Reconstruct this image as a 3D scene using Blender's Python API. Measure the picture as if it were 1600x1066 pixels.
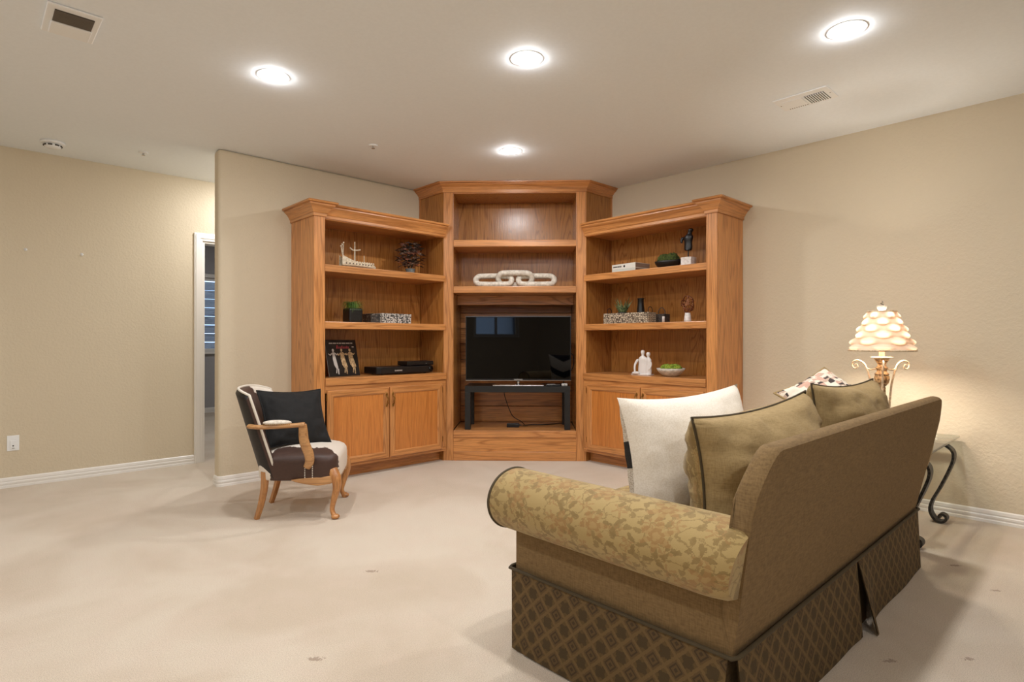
import bpy, bmesh, math, random
from mathutils import Vector, Matrix, noise as mnoise

for o in list(bpy.data.objects):
    bpy.data.objects.remove(o, do_unlink=True)
SC = bpy.context.scene
COL = SC.collection
PI = math.pi

# ------------------------------------------------------------------ camera
# room frame: x runs along the left walls towards the corner, y along the right wall
YAW = math.radians(43.46)
cam_data = bpy.data.cameras.new('camera')
cam_data.sensor_width = 36.0
cam_data.lens = 903.0 / 1600.0 * 36.0
cam_data.clip_start = 0.05
cam = bpy.data.objects.new('camera', cam_data)
COL.objects.link(cam)
cam.location = (0, 0, 1.115)
cam.rotation_euler = (math.radians(90), 0, -YAW)
SC.camera = cam

# ------------------------------------------------------------------ world, exposure
SKY_STRENGTH = 3.2
CAN_STRENGTH = 450.0
CAN_COLOR = (0.985, 0.99, 1.0)
LAMP_POWER = 55.0
LAMP_COLOR = (1.0, 0.91, 0.79)
world = bpy.data.worlds.new('sky')
SC.world = world
world.use_nodes = True
bg = world.node_tree.nodes['Background']
bg.inputs['Color'].default_value = (0.50, 0.70, 1.0, 1)
bg.inputs['Strength'].default_value = SKY_STRENGTH
SC.view_settings.view_transform = 'Standard'
SC.view_settings.look = 'None'
SC.view_settings.gamma = 1.0
SC.view_settings.use_curve_mapping = False
SC.view_settings.exposure = 0.0

# ------------------------------------------------------------------ room measures
H = 2.59
VP, UR, VL = 4.745, 4.575, 5.82      # partition plane, right wall plane, hall wall plane
UW, VW = -3.2, -3.6                  # walls behind the camera
PE = 1.41                            # free end of the partition

# ------------------------------------------------------------------ node helpers
def lin(c):
    return tuple(((x / 255.0) / 12.92 if x / 255.0 <= 0.04045 else ((x / 255.0 + 0.055) / 1.055) ** 2.4) for x in c)

class NT:
    def __init__(s, name):
        s.m = bpy.data.materials.new(name)
        s.m.use_nodes = True
        s.t = s.m.node_tree
        s.bsdf = s.t.nodes['Principled BSDF']
        s.out = s.t.nodes['Material Output']
    def put(s, sock, v):
        if isinstance(v, bpy.types.NodeSocket):
            s.t.links.new(v, sock)
        elif isinstance(v, (tuple, list)):
            if sock.type == 'RGBA':
                sock.default_value = (v[0], v[1], v[2], 1)
            else:
                sock.default_value = tuple(v)[:3]
        else:
            sock.default_value = v
    def n(s, typ, ins=None, **props):
        nd = s.t.nodes.new(typ)
        for k, v in props.items():
            setattr(nd, k, v)
        for k, v in (ins or {}).items():
            s.put(nd.inputs[k], v)
        return nd
    def math(s, op, a, b=0.0, c=None):
        nd = s.t.nodes.new('ShaderNodeMath'); nd.operation = op
        s.put(nd.inputs[0], a); s.put(nd.inputs[1], b)
        if c is not None: s.put(nd.inputs[2], c)
        return nd.outputs[0]
    def vmath(s, op, a, b=None):
        nd = s.t.nodes.new('ShaderNodeVectorMath'); nd.operation = op
        s.put(nd.inputs[0], a)
        if b is not None: s.put(nd.inputs[1], b)
        return nd.outputs['Value'] if op in ('LENGTH', 'DOT_PRODUCT', 'DISTANCE') else nd.outputs[0]
    def obj(s): return s.n('ShaderNodeTexCoord').outputs['Object']
    def uv(s): return s.n('ShaderNodeTexCoord').outputs['UV']
    def map(s, v, scale=(1, 1, 1), loc=(0, 0, 0), rot=(0, 0, 0)):
        return s.n('ShaderNodeMapping', {'Vector': v, 'Scale': scale, 'Location': loc, 'Rotation': rot}).outputs[0]
    def noise(s, v, scale, detail=2.0, rough=0.5, dist=0.0, col=False):
        nd = s.n('ShaderNodeTexNoise', {'Vector': v, 'Scale': scale, 'Detail': detail, 'Roughness': rough, 'Distortion': dist})
        return nd.outputs['Color'] if col else nd.outputs['Fac']
    def ramp(s, f, stops):
        nd = s.n('ShaderNodeValToRGB', {'Fac': f})
        r = nd.color_ramp
        while len(r.elements) < len(stops): r.elements.new(0.5)
        for e, (p, c) in zip(r.elements, stops):
            e.position = p
            e.color = (c, c, c, 1) if isinstance(c, (int, float)) else (c[0], c[1], c[2], 1)
        return nd.outputs[0]
    def mix(s, f, a, b, mode='MIX'):
        nd = s.n('ShaderNodeMix', data_type='RGBA', blend_type=mode)
        s.put(nd.inputs[0], f); s.put(nd.inputs[6], a); s.put(nd.inputs[7], b)
        return nd.outputs[2]
    def bump(s, h, strength=0.3, dist=0.01):
        b = s.n('ShaderNodeBump', {'Height': h, 'Strength': strength, 'Distance': dist})
        s.t.links.new(b.outputs[0], s.bsdf.inputs['Normal'])
    def set(s, **kw):
        names = {'color': 'Base Color', 'rough': 'Roughness', 'metal': 'Metallic', 'spec': 'Specular IOR Level', 'coat': 'Coat Weight',
                 'coat_rough': 'Coat Roughness', 'trans': 'Transmission Weight', 'sheen': 'Sheen Weight', 'emit': 'Emission Color', 'emits': 'Emission Strength', 'ior': 'IOR'}
        for k, v in kw.items(): s.put(s.bsdf.inputs[names[k]], v)
        return s.m

def plain(name, rgb, rough=0.5, **kw):
    return NT(name).set(color=lin(rgb), rough=rough, **kw)

def speck(name, a, b, scale=60, rough=0.8, bump=0.2, lo=0.4, hi=0.6, **kw):
    t = NT(name); n = t.noise(t.obj(), scale, 4)
    t.bump(n, bump, 0.004)
    return t.set(color=t.ramp(n, [(lo, lin(a)), (hi, lin(b))]), rough=rough, **kw)

def oak(name, axis, light=(208, 143, 83), dark=(168, 106, 54), tone=1.0, figure=1.0, rough=0.32, coat=0.25):
    t = NT(name)
    al, ac = 0.42, 7.0
    sc = {'h': (al, al, ac), 'x': (al, ac, ac), 'y': (ac, al, ac), 'z': (ac, ac, al)}[axis]
    fs = {'h': (6, 6, 190), 'x': (6, 190, 190), 'y': (190, 6, 190), 'z': (190, 190, 6)}[axis]
    rnd = t.n('ShaderNodeObjectInfo').outputs['Random']
    shift = t.n('ShaderNodeCombineXYZ', {'X': t.math('MULTIPLY', rnd, 9.0), 'Y': t.math('MULTIPLY', rnd, 5.0), 'Z': t.math('MULTIPLY', rnd, 7.0)}).outputs[0]
    base = t.vmath('ADD', t.obj(), shift)
    a = t.noise(t.map(base, sc), 1.0, 2.0, 0.45, 0.35)
    rings = t.math('PINGPONG', t.math('MULTIPLY', a, 34.0 * figure), 1.0)
    ringc = t.ramp(rings, [(0.05, 0.0), (0.42, 1.0)])
    pores = t.noise(t.map(base, fs), 1.0, 3.0, 0.6)
    porec = t.ramp(pores, [(0.34, 0.0), (0.56, 1.0)])
    d = tuple(x * tone for x in dark); l = tuple(x * tone for x in light)
    c = t.mix(t.math('MULTIPLY_ADD', ringc, 0.75, 0.25), lin(d), lin(l))
    c = t.mix(t.math('MULTIPLY', t.math('SUBTRACT', 1.0, porec), 0.45), c, lin(tuple(x * 0.72 for x in d)))
    v = t.math('MULTIPLY_ADD', rnd, 0.16, 0.92)
    hs = t.n('ShaderNodeHueSaturation', {'Color': c, 'Value': v})
    t.bump(t.math('ADD', porec, t.math('MULTIPLY', ringc, 0.3)), 0.08, 0.002)
    return t.set(color=hs.outputs[0], rough=rough, coat=coat, coat_rough=0.18)

def cloth(name, rgb, rgb2=None, scale=260, rough=0.9, bump=0.25, sheen=0.2, streak=True):
    t = NT(name); rgb2 = rgb2 or tuple(x * 0.86 for x in rgb)
    o = t.obj()
    w = t.noise(t.map(o, (1, 1, 0.16) if streak else (1, 1, 1)), scale, 3)
    w2 = t.noise(t.map(o, (0.16, 0.16, 1) if streak else (1, 1, 1)), scale, 3)
    f = t.math('MULTIPLY', t.math('ADD', w, w2), 0.5)
    t.bump(f, bump, 0.003)
    return t.set(color=t.ramp(f, [(0.36, lin(rgb2)), (0.60, lin(rgb))]), rough=rough, sheen=sheen)

def damask(name, ground, flower, leaf, scale=1.0, use_uv=True):
    t = NT(name)
    p0 = t.vmath('SCALE', t.uv() if use_uv else t.obj()); p0.node.inputs['Scale'].default_value = scale
    wob = t.vmath('SUBTRACT', t.noise(p0, 14.0, 5, .75, col=True), (0.5, 0.5, 0.5))
    wob_n = t.vmath('SCALE', wob); wob_n.node.inputs['Scale'].default_value = 0.075
    p = t.vmath('ADD', p0, wob_n)
    def motif(scale_, off, petals, R, deep, sharp=0.02):
        q = t.vmath('ADD', p, off)
        v = t.n('ShaderNodeTexVoronoi', {'Vector': q, 'Scale': scale_, 'Randomness': 0.75}, voronoi_dimensions='2D')
        d = t.vmath('SUBTRACT', q, v.outputs['Position'])
        sx = t.n('ShaderNodeSeparateXYZ', {'Vector': d})
        cs = t.n('ShaderNodeSeparateColor', {'Color': v.outputs['Color']})
        ang = t.math('ARCTAN2', sx.outputs[1], sx.outputs[0])
        ph = t.math('MULTIPLY_ADD', ang, float(petals), t.math('MULTIPLY', cs.outputs[0], 6.28))
        rad = t.math('MULTIPLY_ADD', t.math('COSINE', ph), deep * R, R * (1 - deep))
        xy = t.n('ShaderNodeCombineXYZ', {'X': sx.outputs[0], 'Y': sx.outputs[1]}).outputs[0]
        r = t.vmath('LENGTH', xy)
        inside = t.math('LESS_THAN', r, rad)
        ring = t.math('SINE', t.math('MULTIPLY', t.math('DIVIDE', r, R), 14.0))
        return inside, ring
    f1, ring1 = motif(4.2, (0, 0, 0), 6, 0.085, 0.34)
    f2, _ = motif(6.3, (3.3, 1.7, 0), 3, 0.060, 0.70)
    f3, _ = motif(9.0, (7.1, 4.2, 0), 2, 0.046, 0.75)
    f4, _ = motif(8.0, (1.9, 9.4, 0), 5, 0.042, 0.62)
    vine = t.math('LESS_THAN', t.math('ABSOLUTE', t.math('SUBTRACT', t.noise(p, 5.5, 1.0, 0.4), 0.5)), 0.011)
    vine2 = t.math('LESS_THAN', t.math('ABSOLUTE', t.math('SUBTRACT', t.noise(p, 7.5, 1.0, 0.4), 0.56)), 0.009)
    g = t.mix(t.noise(p0, 240, 2), lin(tuple(x * 0.9 for x in ground)), lin(ground))
    c = t.mix(t.math('MULTIPLY', t.math('MAXIMUM', vine, vine2), 0.7), g, lin(leaf))
    c = t.mix(t.math('MULTIPLY', f3, 0.75), c, lin(leaf))
    c = t.mix(t.math('MULTIPLY', f4, 0.65), c, lin(flower))
    c = t.mix(t.math('MULTIPLY', f2, 0.85), c, lin(leaf))
    fl = t.mix(t.math('GREATER_THAN', ring1, 0.1), lin(flower), lin(tuple((a + b) / 2 for a, b in zip(flower, ground))))
    c = t.mix(t.math('MULTIPLY', f1, 0.85), c, fl)
    t.bump(t.noise(p0, 300, 2), 0.15, 0.003)
    return t.set(color=c, rough=0.85, sheen=0.15)

def lattice(name, line, ma, mb, cell=0.075):
    t = NT(name)
    s = t.n('ShaderNodeSeparateXYZ', {'Vector': t.uv()})
    u, v = s.outputs[0], s.outputs[1]
    a = t.math('DIVIDE', t.math('ADD', u, v), cell); b = t.math('DIVIDE', t.math('SUBTRACT', u, v), cell)
    fa, fb = t.math('SUBTRACT', t.math('FRACT', a), 0.5), t.math('SUBTRACT', t.math('FRACT', b), 0.5)
    aa, ab = t.math('ABSOLUTE', fa), t.math('ABSOLUTE', fb)
    m = t.math('MAXIMUM', aa, ab)
    wob = t.math('MULTIPLY', t.math('SUBTRACT', t.noise(t.uv(), 120, 2), 0.5), 0.16)
    m2 = t.math('ADD', m, wob)
    par = t.math('FLOORED_MODULO', t.math('ADD', t.math('FLOOR', a), t.math('FLOOR', b)), 2.0)
    n = t.noise(t.uv(), 130, 3)
    leafy = t.math('LESS_THAN', t.math('MULTIPLY', aa, ab), t.math('MULTIPLY', n, 0.10))
    ca = t.mix(leafy, lin(tuple(x * 1.25 for x in ma)), lin(ma))
    ringb = t.math('GREATER_THAN', t.math('SINE', t.math('MULTIPLY', m, 30.0)), 0.2)
    cb = t.mix(ringb, lin(mb), lin(tuple(x * 0.74 for x in mb)))
    inner = t.mix(t.math('GREATER_THAN', par, 0.5), ca, cb)
    c = t.mix(t.math('GREATER_THAN', m2, 0.41), inner, lin(line))
    t.bump(t.noise(t.uv(), 260, 2), 0.15, 0.003)
    return t.set(color=c, rough=0.9)

# ------------------------------------------------------------------ materials
M = {}
def wall_paint(name, rgb):
    t = NT(name); o = t.obj()
    n = t.noise(o, 55, 3, 0.5); n2 = t.noise(o, 150, 2)
    t.bump(t.math('ADD', t.ramp(n, [(0.42, 0.0), (0.6, 1.0)]), t.math('MULTIPLY', n2, 0.4)), 0.22, 0.004)
    return t.set(color=lin(rgb), rough=0.62, spec=0.3)
M['wall'] = wall_paint('beige_wall', (211, 197, 172))
M['wall_grey'] = wall_paint('grey_wall', (168, 166, 168))
M['ceiling'] = speck('ceiling_white', (238, 243, 247), (240, 245, 249), 60, .8, .04)
M['trim'] = plain('white_trim', (236, 232, 226), 0.35)

def carpet():
    t = NT('beige_carpet'); o = t.obj()
    fine = t.noise(o, 300, 3, 0.7); tuft = t.noise(o, 130, 2, 0.6); big = t.noise(o, 1.3, 3, 0.55, 0.6); mid = t.noise(o, 5.0, 3, 0.6, 0.4)
    c = t.mix(t.ramp(big, [(0.42, 0.0), (0.60, 1.0)]), lin(CARPET_A), lin(CARPET_B))
    c = t.mix(t.math('MULTIPLY', t.ramp(mid, [(0.45, 0.0), (0.62, 1.0)]), 0.35), c, lin(CARPET_C))
    c = t.mix(t.math('MULTIPLY', t.ramp(fine, [(0.38, 1.0), (0.55, 0.0)]), 0.42), c, lin((140, 116, 92)))
    nz = t.noise(o, 95, 3, 0.7)
    for (x, y, w) in [(1.429, 2.499, .045), (0.894, 1.944, .042), (3.571, 0.568, .04), (3.345, 0.387, .03), (2.34, 0.557, .035), (2.558, 0.367, .03)]:
        d = t.vmath('SUBTRACT', o, (x, y, 0))
        d = t.map(d, (1 / w, 1 / (w * 0.5), 0), rot=(0, 0, 0))
        rr = t.n('ShaderNodeVectorRotate', {'Vector': t.vmath('SUBTRACT', o, (x, y, 0)), 'Angle': YAW}, rotation_type='Z_AXIS').outputs[0]
        rr = t.vmath('LENGTH', t.vmath('MULTIPLY', rr, (1 / w, 1 / (w * 0.45), 0)))
        mk = t.math('LESS_THAN', t.math('ADD', rr, t.math('MULTIPLY', t.math('SUBTRACT', nz, 0.5), 3.4)), 0.62)
        c = t.mix(t.math('MULTIPLY', mk, 0.55), c, lin((120, 84, 56)))
    t.bump(t.math('ADD', t.math('MULTIPLY', fine, 0.6), tuft), 0.55, 0.008)
    return t.set(color=c, rough=0.95, sheen=0.25, spec=0.1)
CARPET_A, CARPET_B, CARPET_C = (224, 210, 191), (212, 195, 174), (222, 203, 185)
M['carpet'] = carpet()
M['oak_v'] = oak('oak_vertical_grain', 'z')
M['oak_h'] = oak('oak_horizontal_grain', 'x', figure=0.7)
M['oak_crown'] = oak('oak_crown_grain', 'h', figure=0.6)
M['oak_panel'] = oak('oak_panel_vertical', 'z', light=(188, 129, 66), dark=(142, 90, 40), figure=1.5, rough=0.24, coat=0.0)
M['oak_base'] = oak('oak_base_board', 'x', light=(216, 149, 84), dark=(160, 98, 46), figure=0.9)
M['oak_door'] = oak('oak_door_panel', 'z', light=(210, 133, 64), dark=(192, 116, 52), figure=0.5)
M['brass'] = plain('aged_brass', (150, 112, 58), 0.35, metal=1.0)
M['white_plastic'] = plain('white_plastic', (240, 241, 241), 0.4)
M['vent_dark'] = plain('vent_shadow', (70, 64, 56), 0.8)
M['black_plastic'] = plain('black_plastic', (16, 16, 17), 0.35)
M['black_gloss'] = plain('black_gloss', (3, 3, 4), 0.02, spec=0.32)
M['black_wood'] = plain('black_laminate', (15, 14, 13), 0.5)
M['chrome'] = plain('brushed_silver', (190, 188, 186), 0.25, metal=1.0)
M['grey_print'] = plain('grey_print', (196, 194, 190), 0.5)
M['cord'] = plain('black_cord', (12, 11, 11), 0.5)
def emitter(name, rgb, strength):
    return NT(name).set(color=(0.8, 0.8, 0.8), emit=rgb, emits=strength)
M['can_lens'] = emitter('can_lens_glow', CAN_COLOR, CAN_STRENGTH)

# ------------------------------------------------------------------ mesh builder
class MB:
    def __init__(s): s.v = []; s.f = []; s.uv = {}; s.mi = {}; s.cur = 0
    def add(s, vs, fs, uvs=None):
        b = len(s.v); s.v += [tuple(x) for x in vs]
        for f in fs:
            k = len(s.f); s.f.append(tuple(i + b for i in f)); s.mi[k] = s.cur
            if uvs: s.uv[k] = [uvs[i] for i in f]
        return s
    def box(s, x0, x1, y0, y1, z0, z1, mat=None):
        x0, x1 = min(x0, x1), max(x0, x1); y0, y1 = min(y0, y1), max(y0, y1); z0, z1 = min(z0, z1), max(z0, z1)
        vs = [(x, y, z) for z in (z0, z1) for y in (y0, y1) for x in (x0, x1)]
        if mat is not None: vs = [mat @ Vector(p) for p in vs]
        return s.add(vs, [(0, 2, 3, 1), (4, 5, 7, 6), (0, 1, 5, 4), (2, 6, 7, 3), (0, 4, 6, 2), (1, 3, 7, 5)])
    def prism(s, poly, z0, z1, mat=None):
        n = len(poly)
        vs = [(x, y, z0) for x, y in poly] + [(x, y, z1) for x, y in poly]
        if mat is not None: vs = [mat @ Vector(p) for p in vs]
        return s.add(vs, [tuple(range(n - 1, -1, -1)), tuple(range(n, 2 * n))] + [(i, (i + 1) % n, n + (i + 1) % n, n + i) for i in range(n)])
    def grid(s, fn, nu, nv, cu=False, cv=False, uvfn=None, caps=False):
        U = nu if cu else nu + 1; V = nv if cv else nv + 1
        vs = [fn(i / nu, j / nv) for j in range(V) for i in range(U)]
        fs = []; b = len(s.v); s.v += [tuple(p) for p in vs]
        for j in range(nv):
            for i in range(nu):
                i1 = (i + 1) % U; j1 = (j + 1) % V
                k = len(s.f); s.f.append((b + j * U + i, b + j * U + i1, b + j1 * U + i1, b + j1 * U + i)); s.mi[k] = s.cur
                if uvfn:
                    s.uv[k] = [uvfn(i / nu, j / nv), uvfn((i + 1) / nu, j / nv), uvfn((i + 1) / nu, (j + 1) / nv), uvfn(i / nu, (j + 1) / nv)]
        if caps and cu:
            s.f.append(tuple(b + i for i in range(U - 1, -1, -1))); s.mi[len(s.f) - 1] = s.cur
            s.f.append(tuple(b + nv * U + i for i in range(U))); s.mi[len(s.f) - 1] = s.cur
        return s
    def lathe(s, prof, n=24, c=(0, 0, 0), caps=True):
        m = len(prof) - 1
        def fn(a, t):
            r, z = prof[min(m, round(t * m))]
            return (c[0] + r * math.cos(2 * PI * a), c[1] + r * math.sin(2 * PI * a), c[2] + z)
        return s.grid(fn, n, m, cu=True, caps=caps)
    def tube(s, path, r, n=8, closed=False, flat=None):
        P = [Vector(p) for p in path]; m = len(P); rad = r if isinstance(r, (list, tuple)) else [r] * m
        T = []
        for i in range(m):
            a = P[i - 1] if (closed or i > 0) else P[i]; b = P[(i + 1) % m] if (closed or i < m - 1) else P[i]
            T.append((b - a).normalized())
        up = Vector((0, 0, 1)) if abs(T[0].z) < 0.9 else Vector((1, 0, 0))
        N = (up - T[0] * up.dot(T[0])).normalized(); rings = []
        for i in range(m):
            N = (N - T[i] * N.dot(T[i]))
            N = N.normalized() if N.length > 1e-6 else up
            B = T[i].cross(N)
            fx, fy = flat or (1, 1)
            rings.append([P[i] + (N * math.cos(2 * PI * k / n) * fx + B * math.sin(2 * PI * k / n) * fy) * rad[i] for k in range(n)])
        b = len(s.v)
        for rg in rings: s.v += [tuple(p) for p in rg]
        L = m if closed else m - 1
        for i in range(L):
            i1 = (i + 1) % m
            for k in range(n):
                k1 = (k + 1) % n
                s.mi[len(s.f)] = s.cur; s.f.append((b + i * n + k, b + i * n + k1, b + i1 * n + k1, b + i1 * n + k))
        if not closed:
            s.mi[len(s.f)] = s.cur; s.f.append(tuple(b + k for k in range(n - 1, -1, -1)))
            s.mi[len(s.f)] = s.cur; s.f.append(tuple(b + (m - 1) * n + k for k in range(n)))
        return s
    def ribbon(s, path, width_dir, w, th, taper=None):
        # flat iron band following a path, width along width_dir
        P = [Vector(p) for p in path]; W = Vector(width_dir).normalized(); rings = []
        for i, p in enumerate(P):
            a = P[max(0, i - 1)]; b = P[min(len(P) - 1, i + 1)]
            t = (b - a).normalized(); nn = W.cross(t).normalized(); k = taper[i] if taper else 1.0
            rings.append([p + W * w / 2 * k + nn * th / 2, p - W * w / 2 * k + nn * th / 2, p - W * w / 2 * k - nn * th / 2, p + W * w / 2 * k - nn * th / 2])
        b = len(s.v)
        for rg in rings: s.v += [tuple(q) for q in rg]
        for i in range(len(P) - 1):
            for k in range(4):
                s.mi[len(s.f)] = s.cur; s.f.append((b + i * 4 + k, b + i * 4 + (k + 1) % 4, b + i * 4 + 4 + (k + 1) % 4, b + i * 4 + 4 + k))
        s.f.append((b + 3, b + 2, b + 1, b)); e = b + 4 * (len(P) - 1); s.f.append((e, e + 1, e + 2, e + 3))
        return s
    def sweep(s, path, prof):
        # path: 2D polyline, outward side on its right-hand; prof: closed list of (out, z)
        P = [Vector(p) for p in path]; m = len(P); ns = []
        for i in range(m):
            dirs = []
            if i > 0: dirs.append((P[i] - P[i - 1]).normalized())
            if i < m - 1: dirs.append((P[i + 1] - P[i]).normalized())
            nrm = [Vector((d.y, -d.x)) for d in dirs]
            if len(nrm) == 1: ns.append(nrm[0])
            else:
                q = nrm[0] + nrm[1]; ns.append(q / max(0.2, (1 + nrm[0].dot(nrm[1]))))
        k = len(prof); b = len(s.v)
        for i in range(m):
            for (o, z) in prof: s.v.append((P[i].x + ns[i].x * o, P[i].y + ns[i].y * o, z))
        for i in range(m - 1):
            for j in range(k):
                s.mi[len(s.f)] = s.cur; s.f.append((b + i * k + j, b + i * k + (j + 1) % k, b + (i + 1) * k + (j + 1) % k, b + (i + 1) * k + j))
        s.f.append(tuple(b + j for j in range(k))); s.f.append(tuple(b + (m - 1) * k + j for j in range(k - 1, -1, -1)))
        return s
    def ball(s, c, r, n=12, jit=0.0, seed=0, fr=3.0):
        rx, ry, rz = r if isinstance(r, (tuple, list)) else (r, r, r)
        def fn(a, t):
            th = PI * t; ph = 2 * PI * a
            d = Vector((math.sin(th) * math.cos(ph), math.sin(th) * math.sin(ph), math.cos(th)))
            k = 1 + (jit * mnoise.noise(d * fr + Vector((seed * 3.1, seed * 1.7, 0))) if jit else 0)
            return (c[0] + d.x * rx * k, c[1] + d.y * ry * k, c[2] + d.z * rz * k)
        return s.grid(fn, n * 2, n, cu=True)
    def xform(s, mat): s.v = [tuple(mat @ Vector(p)) for p in s.v]; return s
    def build(s, name, mat, parent=None, smooth=False, bevel=0, label=None, loc=None, rot=None, sub=0, fix=True, seg=2):
        me = bpy.data.meshes.new(name); me.from_pydata(s.v, [], s.f); me.update()
        if s.uv:
            ul = me.uv_layers.new(name='UVMap')
            for p in me.polygons:
                u = s.uv.get(p.index)
                if u:
                    for q, li in enumerate(p.loop_indices): ul.data[li].uv = u[q]
        mats = mat if isinstance(mat, list) else [mat]
        for m in mats: me.materials.append(m)
        for p in me.polygons:
            p.material_index = s.mi.get(p.index, 0)
            p.use_smooth = smooth
        if fix:
            bm = bmesh.new(); bm.from_mesh(me)
            bmesh.ops.remove_doubles(bm, verts=bm.verts, dist=1e-6)
            bmesh.ops.recalc_face_normals(bm, faces=bm.faces); bm.to_mesh(me); bm.free()
        o = bpy.data.objects.new(name, me); COL.objects.link(o)
        if parent: o.parent = parent
        if loc: o.location = loc
        if rot: o.rotation_euler = rot
        if bevel:
            md = o.modifiers.new('bevel', 'BEVEL'); md.width = bevel; md.segments = seg; md.limit_method = 'ANGLE'; md.angle_limit = math.radians(40)
        if sub:
            md = o.modifiers.new('subdivision', 'SUBSURF'); md.levels = sub; md.render_levels = sub
        if label: o['label'] = label
        return o

def tag(o, label, cat, group=None):
    o['label'] = label; o['category'] = cat
    if group: o['group'] = group
    return o
def struct(o, label=None):
    o['kind'] = 'structure'
    if label: o['label'] = label
    return o
def thing(name, label, cat, loc=(0, 0, 0), rz=0.0, group=None):
    o = bpy.data.objects.new(name, None); COL.objects.link(o)
    o.empty_display_size = 0.1; o.location = loc; o.rotation_euler = (0, 0, rz)
    return tag(o, label, cat, group)
def text_mesh(body, size, mat, name, parent, mw, label=None, bold=0.0):
    cu = bpy.data.curves.new('lettering', 'FONT'); cu.body = body; cu.size = size; cu.align_x = 'CENTER'; cu.align_y = 'CENTER'; cu.extrude = 0.0006; cu.offset = bold
    tmp = bpy.data.objects.new('lettering_tmp', cu); COL.objects.link(tmp)
    bpy.context.view_layer.update()
    me = bpy.data.meshes.new_from_object(tmp.evaluated_get(bpy.context.evaluated_depsgraph_get()))
    bpy.data.objects.remove(tmp, do_unlink=True)
    me.transform(mw); me.materials.clear(); me.materials.append(mat)
    o = bpy.data.objects.new(name, me); COL.objects.link(o); o.parent = parent
    if label: o['label'] = label
    return o
def bez(pts, n=8):
    # Catmull-Rom through points
    P = [Vector(p) for p in pts]; out = []
    for i in range(len(P) - 1):
        p0 = P[max(0, i - 1)]; p1 = P[i]; p2 = P[i + 1]; p3 = P[min(len(P) - 1, i + 2)]
        for k in range(n):
            t = k / n
            out.append(0.5 * ((2 * p1) + (p2 - p0) * t + (2 * p0 - 5 * p1 + 4 * p2 - p3) * t * t + (3 * p1 - p0 - 3 * p2 + p3) * t ** 3))
    out.append(P[-1]); return out
def smooth01(x): x = max(0.0, min(1.0, x)); return x * x * (3 - 2 * x)

# ================================================================== THE ROOM
FAR = 9.78                              # far wall of the room behind the doorway
struct(MB().box(UW - .2, UR + .2, VW - .2, FAR + .2, -0.1, 0.0).build('floor', M['carpet']), 'beige cut pile carpet')
WT = 0.12
DO0, DO1, DH = 1.589, 2.42, 2.034       # doorway in hall wall
# ceiling with round holes is not needed: cans sit in shallow rings under it
struct(MB().box(UW - .2, UR + .2, VW - .2, FAR + .2, H, H + .1).build('ceiling', M['ceiling']), 'white textured ceiling')
struct(MB().box(UW - WT, DO0, VL, VL + WT, 0, H).box(DO1, UR + WT, VL, VL + WT, 0, H).box(DO0, DO1, VL, VL + WT, DH, H).build('wall_left', M['wall']), 'beige hall wall with doorway')
wp = struct(MB().box(PE, UR, VP, VP + WT, 0, H).build('wall_back', M['wall'], bevel=0.028, seg=4), 'beige partition wall with rounded end')
struct(MB().box(UR, UR + WT, VW, VL + WT, 0, H).build('wall_right', M['wall']), 'beige right wall')
# walls behind the camera, one with a window
W0, W1, WZ0, WZ1 = -2.82, -1.40, 1.245, 2.0
struct(MB().box(UW - WT, UW, VW, W0, 0, H).box(UW - WT, UW, W1, VL + WT, 0, H).box(UW - WT, UW, W0, W1, 0, WZ0).box(UW - WT, UW, W0, W1, WZ1, H).build('wall_rear', M['wall']))
struct(MB().box(UW - WT, UR + WT, VW - WT, VW, 0, H).build('wall_near', M['wall']))
# room beyond the doorway
FW0, FW1, FZ0, FZ1 = 2.35, 3.75, 0.95, 2.10
struct(MB().box(0.6, FW0, FAR, FAR + WT, 0, H).box(FW1, UR + WT, FAR, FAR + WT, 0, H).box(FW0, FW1, FAR, FAR + WT, 0, FZ0).box(FW0, FW1, FAR, FAR + WT, FZ1, H).build('wall_far', M['wall_grey']), 'grey wall of the room beyond the doorway')
struct(MB().box(0.48, 0.6, VL + WT, FAR + WT, 0, H).build('wall_far_left', M['wall_grey']))
struct(MB().box(UR, UR + WT, VL + WT, FAR + WT, 0, H).build('wall_far_right', M['wall_grey']))

BBP = [(0, 0), (.014, 0), (.014, .016), (.0115, .019), (.0115, .027), (.014, .030), (.014, .042), (.011, .046), (.011, .052), (.0125, .055), (.010, .072), (.004, .078), (0, .078)]
def baseboard(name, path): return struct(MB().sweep(path, BBP).build(name, M['trim']), 'white grooved baseboard')
baseboard('baseboard_left', [(UW, VL), (DO0 - .07, VL)])
r_ = .028
arc = [(PE + r_ - r_ * math.cos(a), VP + r_ - r_ * math.sin(a)) for a in [i * PI / 2 / 5 for i in range(6)]]
baseboard('baseboard_back', [(PE, VP + WT - r_)] + arc + [(1.968, VP)])
baseboard('baseboard_right', [(UR, VP - 2.638), (UR, VW)])
baseboard('baseboard_far', [(0.6, FAR), (UR, FAR)])
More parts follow.
